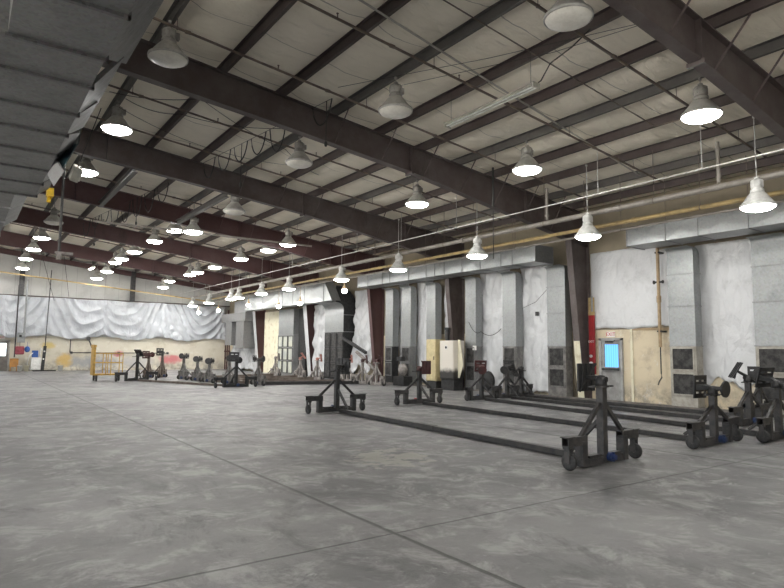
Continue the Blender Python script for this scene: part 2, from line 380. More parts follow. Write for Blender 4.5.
# ------------------------------------------------------------------ rigid frames
bot = [(-9,7.05),(-4,7.72),(1.9,7.2),(5.4,6.87),(9.6,6.42),(11.6,6.12),(14.2,5.7),(16.42,5.33)]
def zb(x):
    for (a,za),(b,zb_) in zip(bot, bot[1:]):
        if x <= b: return za + (zb_-za)*(x-a)/(b-a)
    return bot[-1][1]
where = ['nearest to the camera, passing overhead', 'its column standing beside the exit door', 'its column standing behind the scorched cream cabinet', 'its column standing beside the silvery torn sheet',
         'column between pale filter bank and big elbow duct', 'last before far wall, column beside twin-legged duct']
for fi, y in enumerate(FR):
    t = thing('roof_portal', f'{"dusty brown" if fi<3 else "maroon"} steel roof frame, {where[fi]}', 'roof frame', (0,y,0), group='tapered steel frames carrying the roof')
    sm = M['steel'] if fi < 3 else M['maroon']
    tp = [(WX-.04, ztop(WX-.04)-.01), (RIDGE, ztop(RIDGE)-.01), (-8.98, ztop(-9)-.01)]
    w = MB()
    w.prism([(-8.98,7.05)] + bot[1:] + [(WX-.04,5.33)] + tp, -.008, .008)      # web
    for (a,za),(b,z2) in zip(bot, bot[1:]): w.bar((a,0,za), (b,0,z2), .22, .022)
    for (a,za),(b,z2) in zip(tp, tp[1:]): w.bar((a,0,za-.012), (b,0,z2-.012), .22, .022)
    w.build('rafter', sm, t)
    xs = (9.68, 14.25, 3.2) if fi != 1 else (9.68, 14.25, 1.4)
    for x in xs:
        a, b = zb(x), ztop(x)
        k = MB().box(x-.012, x+.012, -.11, .11, a, b-.03)
        if x == xs[0]: k.box(x-.03, x+.03, -.15, .15, zb(x)-.07, zb(x)+.01)
        k.build('stiffener', sm, t)
    c = MB().prism([(16.98,0),(WX-.04,0),(WX-.04,5.34),(16.42,5.34)], -.008, .008)
    c.bar((16.98,0,0),(16.42,0,5.34),.022,.24,(0,1,0)); c.box(WX-.05,WX-.02,-.12,.12,0,6.2); c.box(16.9,WX-.02,-.14,.14,0,.025)
    c.bar((16.42,0,5.33),(WX-.04,0,5.2),.2,.02)
    cm = c.build('column', sm, t)
    if fi in (1, 2, 4, 5):
        pb = MB(); zt = 1.95 if fi == 1 else (2.0 if fi == 2 else 4.9)
        xa = 16.98 - (16.98-16.42)*zt/5.34
        pb.bar((16.962,0,.03),(xa-.018,0,zt),.012,.246 if fi in (1,2) else .42,(0,1,0))
        o = pb.build('flange_paint', M['cream'] if fi in (1,2) else M['silver'], t); o['label'] = 'painted strip on the column flange' if fi in (1,2) else 'pale film wrapped down the column flange'
    fb = []
    if fi < 4:
        for x in PX:
            if x < 7 or x > 16: continue
            for s in ((-1,) if fi == 0 else (-1, 1)):
                q = MB().bar((x, s*.10, zb(x)+.04), (x+.02, s*.72, ztop(x)+.03), .04, .006, (1,0,0)).build('flange_brace', sm, t)

# ------------------------------------------------------------------ sprinkler branch lines (across the room), each with hangers
for i, y in enumerate([6.2, 8.85, 11.3, 14.95, 17.3, 20.4, 23.1, 27.0, 30.2, 34.3, 35.5, 41.0]):
    t = thing('sprinkler_pipe', f'brown sprinkler branch pipe running across under the purlins, {ordn[i]} from the camera', 'pipe', (0,y,0), group='sprinkler branch pipes under the roof')
    off = .22
    p = MB().tube((-3.5,0,ztop(-3.5)-off),(15.6,0,ztop(15.6)-off),.026,8)
    for x in [.1+3.1*k for k in range(5)]: p.tube((x-.05,0,ztop(x)-off),(x+.05,0,ztop(x)-off),.037,8)
    p.build('pipe_run', M['brownpipe'], t)
    for k, x in enumerate([3.0,7.33,11.53,14.17]):
        MB().tube((x,0,ztop(x)-off),(x,0,ztop(x)+.01),.007,5).lathe([(.034,-.012),(.034,.012)],(x,0,ztop(x)-off),10,'x').build('hanger', M['brownpipe'], t)
    for x in (2.2,5.1,8.0,10.9,13.5):
        MB().tube((x,0,ztop(x)-off+.02),(x,0,ztop(x)-off+.09),.012,6).disc((x,0,ztop(x)-off+.10),.022,.01,'z',8).build('sprinkler_head', M['brownpipe'], t)

# ------------------------------------------------------------------ pipes along the duct wall
def longpipe(name, label, x, z, r, y0, y1, m, ys, hmat, wob=0):
    t = thing(name, label, 'pipe', (x,0,z), group='long pipes hung along the duct wall')
    p = MB().tube((0,y0,0),(0,y1,0),r,12)
    for k in range(int((y1-y0)/6.1)): p.tube((0,y0+3+6.1*k-.06,0),(0,y0+3+6.1*k+.06,0),r*1.28,12)
    p.build('pipe_run', m, t)
    for y in ys:
        xp = x; top = ztop(x)+.02
        h = MB().tube((0,y,r*.6),(0,y,top-z),.009,5); h.lathe([(r+.006,-.015),(r+.006,.015)],(0,y,0),12,'y'); h.build('hanger', hmat, t)
    return t
longpipe('conduit_pipe', 'thin white conduit, straightest and foremost of the pipes along the duct wall', 13.25, 5.68, .016, -6, 45.8, M['pipew'], [2,6.6,9.3,14.8,17.9,21,27,33,40], M['lampwhite'])
longpipe('water_pipe', 'thick grey main pipe running behind the low row of lamps', 14.0, 5.40, .075, -6, 44.9, M['pipe'], [3,8.2,11.7,16.3,20.8,26,31,37,42], M['brownpipe'])
longpipe('gas_pipe', 'yellow painted gas pipe hanging in front of the duct tops', 14.7, 5.17, .057, -6, 44.95, M['yellow'], [2.5,7.4,10.8,15.4,20,24.4,30,36,41], M['brownpipe'])
longpipe('drain_pipe', 'slim grey pipe just under the yellow gas pipe', 15.0, 5.04, .036, -6, 45.0, M['pipe'], [4,9.8,13.8,18.6,22.2,28.5,35], M['brownpipe'])
t = thing('gas_pipe', 'yellow and white pipe sloping along in front of the far wall', 'pipe', (0,45.2,0))
MB().tube((-3,0,6.72),(15.3,0,5.17),.05,10).build('pipe_run', M['yellow'], t)
for x in (0,4,8,12): MB().tube((x,0,6.47-.0847*x),(x,0,ztop(x)),.01,5).build('hanger', M['brownpipe'], t)
# risers dropping from the sprinkler mains to the thick grey pipe
for y, lab in ((6.6,'short grey riser pipe joining the thick main near the nearest roof frame'), (11.6,'short grey riser pipe joining the thick main beside the brown gas hose')):
    tag(MB().tube((14.0,y+.0,5.49),(14.0,y,6.46),.045,10).disc((14,y,5.62),.062,.05,'z',12).disc((14,y,6.3),.062,.05,'z',12).build('riser_pipe', M['pipe']), lab, 'pipe')
# cable along the roof and a few odd rods
tag(MB().tube((12.2,12.05,5.7),(12.2,12.05,6.86),.03,8).tube((12.2,12.05,4.2),(12.2,12.05,5.7),.012,6).build('drop_conduit', M['wire']), 'dark vertical drop conduit hanging near the second roof frame', 'conduit')

# ------------------------------------------------------------------ lamps
def make_lamp(name, lens, bellm, housem, drop):
    t = bpy.data.objects.new(name, None); COL.objects.link(t)
    h = MB().tube((0,0,0),(0,0,-drop+.60),.011,6); h.box(-.03,.03,-.02,.02,-.05,.0); h.tube((0,0,-drop+.66),(0,0,-drop+.58),.05,10); h.build('hanger_rod', housem, t)
    z = -drop
    b = MB().lathe([(.0,z+.62),(.07,z+.615),(.125,z+.585),(.135,z+.56),(.135,z+.44),(.12,z+.425),(.12,z+.40),(.145,z+.385),(.15,z+.33),(.10,z+.31)], n=20)
    for k in range(8):
        a = 2*PI*k/8; b.bar((.13*math.cos(a),.13*math.sin(a),z+.44),(.13*math.cos(a),.13*math.sin(a),z+.57),.012,.03,(math.cos(a),math.sin(a),0))
    b.box(.13,.2,-.05,.05,z+.43,z+.56)
    b.build('ballast_housing', housem, t)
    MB().lathe([(.10,z+.335),(.15,z+.32),(.20,z+.27),(.275,z+.17),(.345,z+.08),(.365,z+.06),(.385,z+.055),(.39,z+.03),(.385,z+.0),(.37,z+.0),(.365,z+.04),(.34,z+.06),(.27,z+.15),(.19,z+.25),(.10,z+.30)], n=32).build('reflector', bellm, t)
    ll = MB().lathe([(.372,z+.02),(.345,z-.022),(.27,z-.06),(.15,z-.08),(.0,z-.085)], n=32).build('lens', lens, t)
    return t
protos = {}
def lamp(x, y, lit, gap, white, label, group):
    key = (lit, gap, white)
    px = min(PX, key=lambda q: abs(q-x)) if gap < 1.9 else x
    z = ztop(x) + .005
    if key not in protos:
        o = make_lamp('high_bay_lamp', M['lenson'] if lit else M['lensoff'], M['lampwhite'] if white else M['bell'], M['lampwhite'] if white else M['lamphouse'], gap)
        protos[key] = o; o.location = (x,y,z)
    else: o = dup(protos[key], (x,y,z))
    tag(o, label, 'lamp', group)
    k = .9 if white else .96
    o.scale = (k, k, 1)
    return o
rows = [
 ('row beside overhead duct', 2.92, [(11.55,0,.78),(16.2,1,.78),(20.85,1,.78),(28.7,0,1.08),(33.1,1,1.08),(37.3,1,1.08),(41.6,1,1.08),(43.9,1,1.4)], False),
 ('second row from overhead duct', 7.26, [(5.55,0,.78),(10.05,0,.78),(14.55,0,.78),(19.3,0,1.25),(23.7,1,1.25),(26.25,1,.78),(29.6,1,.78),(33.6,1,.78),(36.7,1,.78),(38.5,1,.78),(40.9,1,1.08),(44.3,1,1.2)], False),
 ('third row from overhead duct', 11.5, [(5.7,1,.78),(10.15,1,.78),(14.7,1,.78),(23.9,1,.78),(26.0,1,.78),(29.4,1,.78),(33.3,1,.78),(36.3,1,.78),(37.8,1,.78),(42.3,1,.78),(43.9,1,1.08)], False),
 ('low row hung on rods', 13.72, [(5.68,1,2.02),(9.98,1,2.02),(14.3,1,2.02),(18.7,1,2.02),(23.0,1,2.02),(28.3,1,2.02),(31.8,1,2.02),(35.2,1,2.02),(36.5,1,2.02),(40.6,1,2.02),(44.2,1,2.02)], True),
]
for rn, x, ls, white in rows:
    nb = 0
    for i, (y, lit, gap) in enumerate(ls):
        lamp(x, y, lit, gap, white, f'{"lit" if lit else "unlit"} {"white" if white else "grey"} bell lamp, {ordn[i-nb]} from camera in the {rn}', 'high bay lamps, '+rn)
# unseen lit lamps added behind the camera and past the duct for extra light
k = 0
for x in (-4.3, 2.92, 7.28, 11.48):
    for y in ((-3.4, 1.1) if x < 11 else (1.1,)) + ((5.6, 10.1, 14.6, 20, 26) if x < 0 else ()):
        lamp(x, y, 1, .78, False, 'lit grey bell lamp added out of view to brighten the near hall', 'unseen high bay lamps added for extra light')
# one unlit lamp partly behind a rafter, and bare flood bulbs on the yellow pipe and duct edge
def flood(x, y, z, top, label):
    t = thing('flood_bulb', label, 'lamp', (x,y,z), group='bare flood bulbs by the far ducts')
    MB().lathe([(.025,.42),(.035,.30),(.10,.16),(.13,.10)], n=14).tube((0,0,.40),(0,0,top-z),.008,5).build('lamp_holder', M['tan'], t)
    MB().ellipsoid((0,0,.02),.13,.13,.12).build('bulb', M['bulb'], t)
flood(14.7, 24.35, 4.36, 5.13, 'glaring bare flood bulb hanging from the yellow pipe near the duct end')
flood(14.85, 29.2, 4.05, 5.03, 'glaring bare flood bulb under the crossed duct, closer of the two to its cut end')
flood(14.85, 31.9, 4.02, 5.03, 'glaring bare flood bulb under the crossed duct, farther of the two from its cut end')
flood(14.85, 36.4, 4.35, 5.03, 'glaring bare flood bulb past the twin bulbs, in front of the maroon column')
flood(14.4, 40.6, 4.2, 5.35, 'glaring bare flood bulb in front of the twin-legged duct')
flood(14.2, 44.2, 4.2, 5.4, 'glaring bare flood bulb nearest the far corner')

# strip light fixtures
def strip(x, y0, y1, z, on, label, rx=0):
    t = thing('strip_light', label, 'lamp', (x,(y0+y1)/2,z), 0)
    h = (y1-y0)/2
    MB().prism([(-.10,0),(-.04,.07),(.04,.07),(.10,0),(.085,-.005),(-.085,-.005)], -h, h).build('housing', M['fixture'], t)
    for s in (-1,1): MB().tube((s*.045,-h+.04,-.025),(s*.045,h-.04,-.025),.018,8).build('tube', M['tubeon'] if on else M['white'], t)
    for s in (-1,1): MB().box(-.1,.1,s*h-.012,s*h+.012,-.05,.06).build('end_cap', M['fixture'], t)
    for s in (-.9,.9): MB().tube((0,h*s,.06),(0,h*s,ztop(x)-z+.02),.005,4).build('hanger_wire', M['wire'], t)
    t.rotation_euler.x = rx
    return t
strip(8.55, 7.30, 9.85, 6.58, False, 'long unlit fluorescent strip fixture hanging under the nearest roof bay')
strip(6.4, 40.3, 41.7, 6.5, True, 'short glaring strip light hanging crooked near the far wall', .0)
tag(MB().path([(8.6,7.4,6.62),(8.75,7.35,6.75),(8.66,7.05,6.95),(8.72,6.6,7.1),(8.72,6.2,7.27)],.012).build('power_cable', M['wire']), 'black cable looping up from the near end of the strip fixture', 'cable')

# thin roof conduit, parallel to sprinkler lines
def cable(name, pts, r, m, label, cat='cable', group=None, sag=0):
    out = []
    for (a, b) in zip(pts, pts[1:]):
        a = Vector(a); b = Vector(b)
        for k in range(10):
            u = k/10; p = a.lerp(b,u); p.z -= sag*4*u*(1-u); out.append(p)
    out.append(Vector(pts[-1]))
    return tag(MB().path(out, r, 5).build(name, m), label, cat, group)
def R(x, y, d=.03): return (x, y, ztop(x)-d)
cable('roof_conduit', [R(3.2,7.36),R(6.3,7.36),R(9.6,7.38),R(12.75,7.39),R(12.82,6.78),R(13.6,6.6)], .013, M['brownpipe'], 'thin brown conduit clipped across under the purlins beside the strip fixture', 'conduit')
tag(MB().bar(R(4.6,8.3,.03),R(9.2,8.75,.03),.05,.01).bar(R(9.2,8.75,.03),R(15.2,9.3,.03),.05,.01).build('roof_strap', M['lightwire']), 'pale flat strap running across under the purlins beyond the strip fixture', 'strap')
cable('roof_wire', [R(3.0,15.7,.1),R(4.3,15.5,.1),R(6.6,14.2,.1)], .008, M['wire'], 'slack dark wire just behind the second roof frame above the lit lamp', 'cable', None, .12)
cable('roof_wire', [R(7.35,10.3,.1),R(8.7,7.0,.1),R(9.2,4.9,.1)], .005, M['wire'], 'thin black wire stretched from the second row lamp toward the nearest frame', 'cable')
cable('roof_wire', [R(6.5,11.2,.1),R(8.0,8.0,.1),R(9.0,5.5,.1)], .005, M['wire'], 'thin black wire stretched over the unlit lamps beside the first wire', 'cable')
cable('roof_wire', [R(2.6,15.6,.1),R(4.4,14.2,.1),R(7.3,15.5,.1),R(9.0,16.6,.1)], .008, M['wire'], 'thin black wire drooping across the bay behind the second roof frame', 'cable', None, .10)
cable('roof_wire', [R(2.9,16.0,.25),R(5.5,17.0,.2),R(8.0,16.2,.2)], .006, M['wire'], 'thin dark wire crossing low behind the lit lamp beside the overhead duct', 'cable', None, .08)

# festoon cables: a taut wire with hanging loops
def festoon(a, b, n, depth, label, drops=()):
    t = thing('festoon_cable', label, 'cable', a); a = Vector(a); b = Vector(b); d = b-a
    w = MB().tube((0,0,0), d, .006, 5); w.build('guide_wire', M['wire'], t)
    for i in range(n):
        p = d*(i/n); q = d*((i+.8)/n); pts = []
        dd = depth*(.7+.6*hsh(i+depth))
        for k in range(13):
            u = k/12; v = p.lerp(q, .5-.5*math.cos(PI*u) if False else u); v.z -= dd*(1-(2*u-1)**2)**.7; pts.append(v)
        MB().path(pts, .016, 5).build('cable_loop', M['wire'], t)
    for u, ln in drops:
        p = d*u
        MB().tube(p, p+Vector((0,0,-ln)), .011, 5).ellipsoid(p+Vector((0,0,-ln)),.04,.04,.07,8,6).build('pendant', M['wire'], t)
    return t
festoon((6.75,11.9,7.45),(5.85,18.6,7.38),7,.55,'black cable festoon with looping swags and a dangling plug strung under the roof', [(.03,1.05),(.62,1.2)])
festoon((5.55,21.1,7.3),(4.2,30.2,7.2),8,.6,'far black cable festoon with looping swags strung beyond the third roof frame', [(.3,1.0),(.8,1.2)])
tag(MB().bar((4.0,25.6,6.5),(12.3,23.2,6.1),.07,.07).build('unistrut_bar', M['pipe']), 'long pale strut hung diagonally below the roof beyond the third frame', 'strut')
# beams slung under the frames between third and fourth portal
for x, z, y0, y1, lab in ((4.04,6.93,19.15,24.85,'grey steel beam slung between third and fourth frames, beside overhead duct'),(6.95,6.63,19.15,24.85,'grey steel beam slung between third and fourth frames, under the festoon')):
    tag(MB().box(x-.075,x+.075,y0,y1,z-.015,z).box(x-.005,x+.005,y0,y1,z,z+.16).box(x-.075,x+.075,y0,y1,z+.16,z+.175).build('steel_beam', M['purling']), lab, 'beam')
# hanger wires for the far lamps fan out
for i,(x,y) in enumerate(((7.26,29.6),(7.26,33.6),(11.5,29.4),(11.5,36.3),(11.5,37.8),(7.26,36.7))):
    pass

# ------------------------------------------------------------------ ducts on the right wall
def seam_ring(x0,x1,y,z0,z1,t=.02,w=.025):
    b = MB(); b.box(x0-t,x1+t,y-w/2,y+w/2,z0-t,z0); b.box(x0-t,x1+t,y-w/2,y+w/2,z1,z1+t); b.box(x0-t,x0,y-w/2,y+w/2,z0,z1); b.box(x1,x1+t,y-w/2,y+w/2,z0,z1)
    return b
def cross_box(x0,x1,y0,y1,z0,z1,br=.012):
    # box whose front (-X) and underside panels carry a shallow cross-break
    b = MB(); ym=(y0+y1)/2; zm=(z0+z1)/2; xm=(x0+x1)/2
    b.add([(x0,y0,z0),(x0,y1,z0),(x0,y1,z1),(x0,y0,z1),(x0-br,ym,zm)], [(0,1,4),(1,2,4),(2,3,4),(3,0,4)])
    b.add([(x0,y0,z0),(x1,y0,z0),(x1,y1,z0),(x0,y1,z0),(xm,ym,z0-br)], [(0,1,4),(1,2,4),(2,3,4),(3,0,4)])
    b.add([(x0,y0,z1),(x1,y0,z1),(x1,y1,z1),(x0,y1,z1)], [(0,1,2,3)])
    b.add([(x1,y0,z0),(x1,y1,z0),(x1,y1,z1),(x1,y0,z1)], [(0,1,2,3)])
    b.add([(x0,y0,z0),(x1,y0,z0),(x1,y0,z1),(x0,y0,z1)], [(0,1,2,3)])
    b.add([(x0,y1,z0),(x1,y1,z0),(x1,y1,z1),(x0,y1,z1)], [(0,1,2,3)])
    return b
def main_duct(label, x0, x1, ys, z0, z1, m, br=.015):
    t = thing('supply_duct', label, 'duct', (x0, ys[0], z0))
    for a, b in zip(ys, ys[1:]):
        o = cross_box(0, x1-x0, a-ys[0]+.002, b-ys[0]-.002, 0, z1-z0, br).build('duct_section', m, t)
    for y in ys: seam_ring(0, x1-x0, y-ys[0], 0, z1-z0).build('seam', M['galvdark'], t)
    for y in ys[1::2]: MB().tube((.05,y-ys[0],z1-z0),(.05,y-ys[0],ztop(x0)-z0),.008,5).build('hanger', M['brownpipe'], t)
    return t
main_duct('galvanised box duct along the wall above the exit door bay, nearest run', 15.6, 16.5, [2.2,3.7,5.2,6.7,7.95,8.85,10.02], 4.66, 5.2, M['galv'])
main_duct('galvanised box duct along the middle of the wall, between two maroon columns', 15.6, 16.5, [13.45,14.5,15.05,16.1,17.1,18.15,18.75,19.3,20.5,21.9,22.5,23.7,24.6], 4.62, 5.17, M['galv'])
td = main_duct('deep galvanised duct with cross-broken panels, farthest run with a cut end', 15.4, 15.95, [27.6,29.8,31.2,32.6,35.4,38.3], 4.12, 5.2, M['galv'], .07)
# its cut end: a slanted closing piece
o = MB().prism([(-.03,1.08),(-.03,0),(-.85,0)],0,.02,'x').add([(0,-.03,1.08),(.55,-.03,1.08),(.55,-.85,0),(0,-.85,0)],[(0,1,2,3)]).build('end_cap', M['galv'], td); o['label'] = 'slanted sheet closing the cut end'

def drop_duct(y0, y1, label, m=None, base=M['galv'], grille_z=((.42,.98),(1.12,1.70)), top=4.62, seams=(1.78,2.92,3.85), low=None, front=16.8, soot=False):
    m = m or M['galv']; low = low or m; w = y1-y0
    t = thing('drop_duct', label, 'duct', (front,y0,0), group='vertical ducts dropping down the wall')
    prof = [(0,1.78),(0,top-.14)]
    for k in range(1,5):
        a = PI/2*k/4; prof.append((-.14*(1-math.cos(a)), top-.14+.12*math.sin(a)))
    prof += [(-.30,top-.012),(.12,top-.012)]
    for k in range(1,6):
        a = PI/2*(1-k/6); prof.append((.12+.24*math.cos(a), top-.26+.25*math.sin(a)))
    prof += [(.36,top-.3),(.36,1.78)]
    MB().prism(prof, 0, w).build('duct_body', m, t)
    MB().box(.0,.36,0,w,0,1.775).build('grille_box', low, t)
    for z in seams: MB().box(-.018,.38,-.018,w+.018,z-.012,z+.012).build('seam', M['galvdark'], t)
    for z0,z1 in grille_z:
        f = MB(); a,b = .09,w-.09
        for (p,q,r,s) in ((a-.04,a,z0-.04,z1+.04),(b,b+.04,z0-.04,z1+.04),(a,b,z0-.04,z0),(a,b,z1,z1+.04)): f.box(-.03,.0,p,q,r,s)
        fr = f.build('grille_frame', M['galvold'] if low is M['galvold'] or low is M['black'] else low, t)
        g = MB().box(-.012,-.002,a,b,z0,z1)
        for k in range(1,6): g.box(-.016,-.010,a+(b-a)*k/6-.004,a+(b-a)*k/6+.004,z0,z1)
        for k in range(1,5): g.box(-.016,-.010,a,b,z0+(z1-z0)*k/5-.004,z0+(z1-z0)*k/5+.004)
        g.build('grille_mesh', M['mesh'], t)
    return t
greybase = M['cream']
drop_duct(6.32,7.18,'tall galvanised wall duct nearest the camera, with a wide filter opening', low=mat('duct_base_grey',(.42,.40,.35),(.30,.28,.24),.6,.1,5))
drop_duct(8.73,9.50,'tall galvanised wall duct beside the tan pipe and exit door bay', low=bpy.data.materials['duct_base_grey'])
drop_duct(13.2,13.98,'tall galvanised wall duct just past the exit door column', top=4.58, low=mat('duct_base_dim',(.26,.25,.235),(.14,.135,.13),.6,.2,5))
drop_duct(15.45,16.13,'tall galvanised wall duct standing between two white plastic sheets', top=4.58, low=bpy.data.materials['duct_base_dim'])
drop_duct(17.6,18.22,'tall galvanised wall duct beside the scorched cabinet column', top=4.58, low=M['galvold'])
drop_duct(20.13,20.75,'tall galvanised wall duct behind the cream locker', top=4.58, low=M['galvold'])
drop_duct(21.9,22.6,'tall galvanised wall duct with a sooty white patch at its foot', top=4.58, low=M['galvold'])
drop_duct(23.3,23.92,'tall galvanised wall duct against the dark maroon column', top=4.58, low=M['black'])

# big elbow duct with filter bank (far bay)
t = thing('elbow_duct', 'wide pale elbow duct curving up over a dark filter bank', 'duct', (16.5,27.35,0))
pr_ = [(0,2.55),(0,3.75)]
for k in range(1,9):
    a = PI/2*k/8; pr_.append((-.42*(1-math.cos(a)), 3.75+.35*math.sin(a)))
pr_ += [(-.5,4.12),(-.5,4.98)]
for k in range(1,10):
    a = PI/2*(1-k/9); pr_.append((-.35+1.17*math.cos(a), 3.75+1.23*math.sin(a)))
pr_ += [(.82,2.55)]
MB().prism(pr_, .02, 2.0).build('duct_body', M['galv'], t)
o = MB().prism(pr_, 0, .018).build('side_cheek', M['black'], t); o['label'] = 'black side of the elbow'  # same outline as the body, coloured black on this one side
for z in (2.55,3.45): MB().box(-.02,.82,-.02,2.02,z-.015,z+.015).build('seam', M['galvdark'], t)
def bank(t, ny, y0, y1, zs, fm, pm, x=0):
    b = MB().box(x,x+.78,y0,y1,0.02,zs[-1]+.04); b.build('bank_body', fm, t)
    for j in range(ny):
        for z0,z1 in zip(zs, zs[1:]):
            a = y0+(y1-y0)*(j+.12)/ny; c_ = y0+(y1-y0)*(j+.88)/ny
            f = MB(); 
            for (p,q,r,s) in ((a-.03,a,z0+.03,z1-.03),(c_,c_+.03,z0+.03,z1-.03),(a,c_,z0+.03,z0+.06),(a,c_,z1-.06,z1-.03)): f.box(x-.035,x,p,q,r,s)
            fr = f.build('filter_frame', M['greysteel'], t)
            MB().box(x-.012,x-.001,a,c_,z0+.06,z1-.06).build('filter_pane', pm[(j+int(z0*3))%len(pm)], fr)
bank(t, 3, 0, 2.0, [.1,.9,1.7,2.5], M['black'], [M['mesh']])
t2 = thing('filter_bank', 'pale-paned filter bank with duct body rising above it, beyond the film-wrapped column', 'filter bank', (16.6,33.4,0))
bank(t2, 3, 0, 2.2, [.1,.9,1.7,2.45], M['galvdark'], [M['palefilter']])
MB().box(0,.7,.05,2.15,2.5,4.1).build('duct_body', M['galv'], t2)
MB().box(-.02,.72,0.03,2.17,3.3,3.33).build('seam', M['galvdark'], t2)
tag(MB().box(16.9,17.38,32.4,33.3,0,4.1).build('dark_panel', M['black']), 'black panel between the pale filter bank and the column', 'panel')  # plain black box filling the gap beside the column
tag(MB().box(16.95,17.38,35.75,38.55,0,4.1).prism([(35.75,2.44),(38.55,2.46),(38.55,2.5),(35.75,2.48)],16.93,16.95,'x').build('wall_panel', M['cream']), 'pale cream boxed wall panel beyond the pale filter bank', 'panel')
# twin-leg duct near the far corner
t = thing('twin_leg_duct', 'grey duct with two hanging legs near the far corner', 'duct', (16.0,39.75,0))
MB().box(0,1.0,0,4.6,3.55,4.15).build('duct_body', M['galvold'], t)
for y,z,w in ((.3,1.62,1.45),(2.6,1.85,1.25)):
    MB().box(.05,.9,y,y+w,z,3.55).build('duct_leg', M['galvold'], t)
    MB().box(.03,.92,y-.02,y+w+.02,z+.9,z+.93).build('seam', M['galvold'], t)
MB().box(.1,.95,.0,2.3,4.15,5.0).build('duct_riser', M['galvdark'], t)

# pipes in the far corner
for i,(y,h) in enumerate(((44.95,4.2),(45.35,4.6),(45.75,3.4))):
    tag(MB().tube((16.9,y,0),(16.9,y,h),.06,8).disc((16.9,y,1.4),.1,.1,'z',10).disc((16.9,y,2.6),.1,.1,'z',10).build('riser_pipe', M['rust']), ['brown riser pipe at the far corner, closest to the twin-leg duct','brown riser pipe at the far corner, tallest','brown riser pipe at the far corner, shortest and nearest the far wall'][i], 'pipe')

# ------------------------------------------------------------------ plastic sheets
def fbm(u, v, s):
    return sum(math.sin(u*a+v*b+s*c_)/k for a,b,c_,k in ((2.1,3.7,1.3,1),(4.3,-2.2,2.1,1.6),(7.7,5.1,.7,2.6),(11.3,-9.1,3.1,4),(3.3,12.7,1.9,3.4),(17.1,4.9,.4,6)))
def sheet_y(name, label, y0, y1, z0, z1, x, m, amp=.035, seed=0, rag=.06, lean=0, group='plastic sheets hung on the duct wall', pinch=0, cat='plastic sheet'):
    def fn(u, v):
        y = y0+(y1-y0)*u; zb_ = z0 + rag*math.sin(u*9+seed)+rag*.6*math.sin(u*23+seed*2); z = zb_+(z1-zb_)*v
        y += pinch*(1-v)*(u-.5)
        d = amp*(fbm(y*1.3, z*.8, seed)*.5 + .9*math.sin(y*9+fbm(y,z*.5,seed+3)*1.3)*(.35+.65*abs(v-.45)))
        return (x - abs(d) - .02 + lean*(1-v), y, z)
    o = MB().grid(fn, max(16,int((y1-y0)*14)), max(20,int((z1-z0)*12))).build(name, m, solid=.004)
    return tag(o, label, cat, group)
sheet_y('plastic_sheet','white plastic sheet pinned above the exit door',10.12,12.55,2.36,4.93,WX-.005,M['plastic'],.03,1,.02)
sheet_y('plastic_sheet','white plastic sheet hanging between the two nearest wall ducts',7.2,8.95,.75,4.72,WX-.005,M['plastic'],.07,2,.12)
sheet_y('plastic_sheet','white plastic sheet strip beyond the nearest wall duct',4.98,6.5,.9,4.72,WX-.005,M['plastic'],.05,3,.1)
sheet_y('plastic_sheet','narrow white plastic sheet between the tan pipe and the wall duct',9.42,10.08,2.4,4.75,WX-.005,M['plastic'],.02,12,.02)
sheet_y('plastic_sheet','white plastic sheet with a small yellow mark, beside the door column duct',14.05,15.62,.12,4.85,WX-.06,M['plastic'],.10,4,.04)
sheet_y('plastic_sheet','white plastic sheet scorched at its foot, behind the leaning stands',16.17,17.8,.12,4.85,WX-.06,M['plastic'],.10,5,.04)
sheet_y('plastic_sheet','white plastic sheet behind the leaning cabinet lid',19.2,20.05,1.4,4.85,WX-.06,M['plastic'],.08,6,.1)
sheet_y('plastic_sheet','white plastic strip behind the cream locker side',20.8,22.05,.15,4.85,WX-.06,M['plastic'],.07,7,.04)
sheet_y('plastic_sheet','thin white plastic strip between the two sootiest ducts',22.64,23.45,.15,4.85,WX-.06,M['plastic'],.06,8,.04)
sheet_y('plastic_sheet','torn silvery plastic sheet gathered beside the maroon column',25.15,27.2,.6,4.75,WX-.1,M['silver'],.16,9,.2,-.35)
sheet_y('plastic_sheet','crumpled silvery film strip beside the wide elbow duct',29.5,31.6,.1,4.2,WX-.3,M['silver'],.12,10,.05,0)
sheet_y('plastic_sheet','rumpled grey film behind the twin-leg duct',39.8,44.8,.1,4.8,WX-.06,M['silver'],.15,11,.1,-.25)
# dark smudge low on the wall, modelled as a black bundle
tag(MB().ellipsoid((16.8,16.9,.42),.16,.32,.4).build('black_bundle', M['black']), 'black bundle at the foot of the scorched sheet', 'bundle')
# slanting dark batten over the torn sheet
tag(MB().bar((16.4,27.3,2.25),(16.6,25.3,1.45),.14,.14).build('steel_batten', M['dark']), 'dark batten leaning across the torn silvery sheet', 'batten')
tag(MB().bar((16.1,25.4,1.5),(16.3,23.6,.45),.12,.12).build('steel_batten', M['pale']), 'pale batten leaning down behind the maroon-headed stands', 'batten')

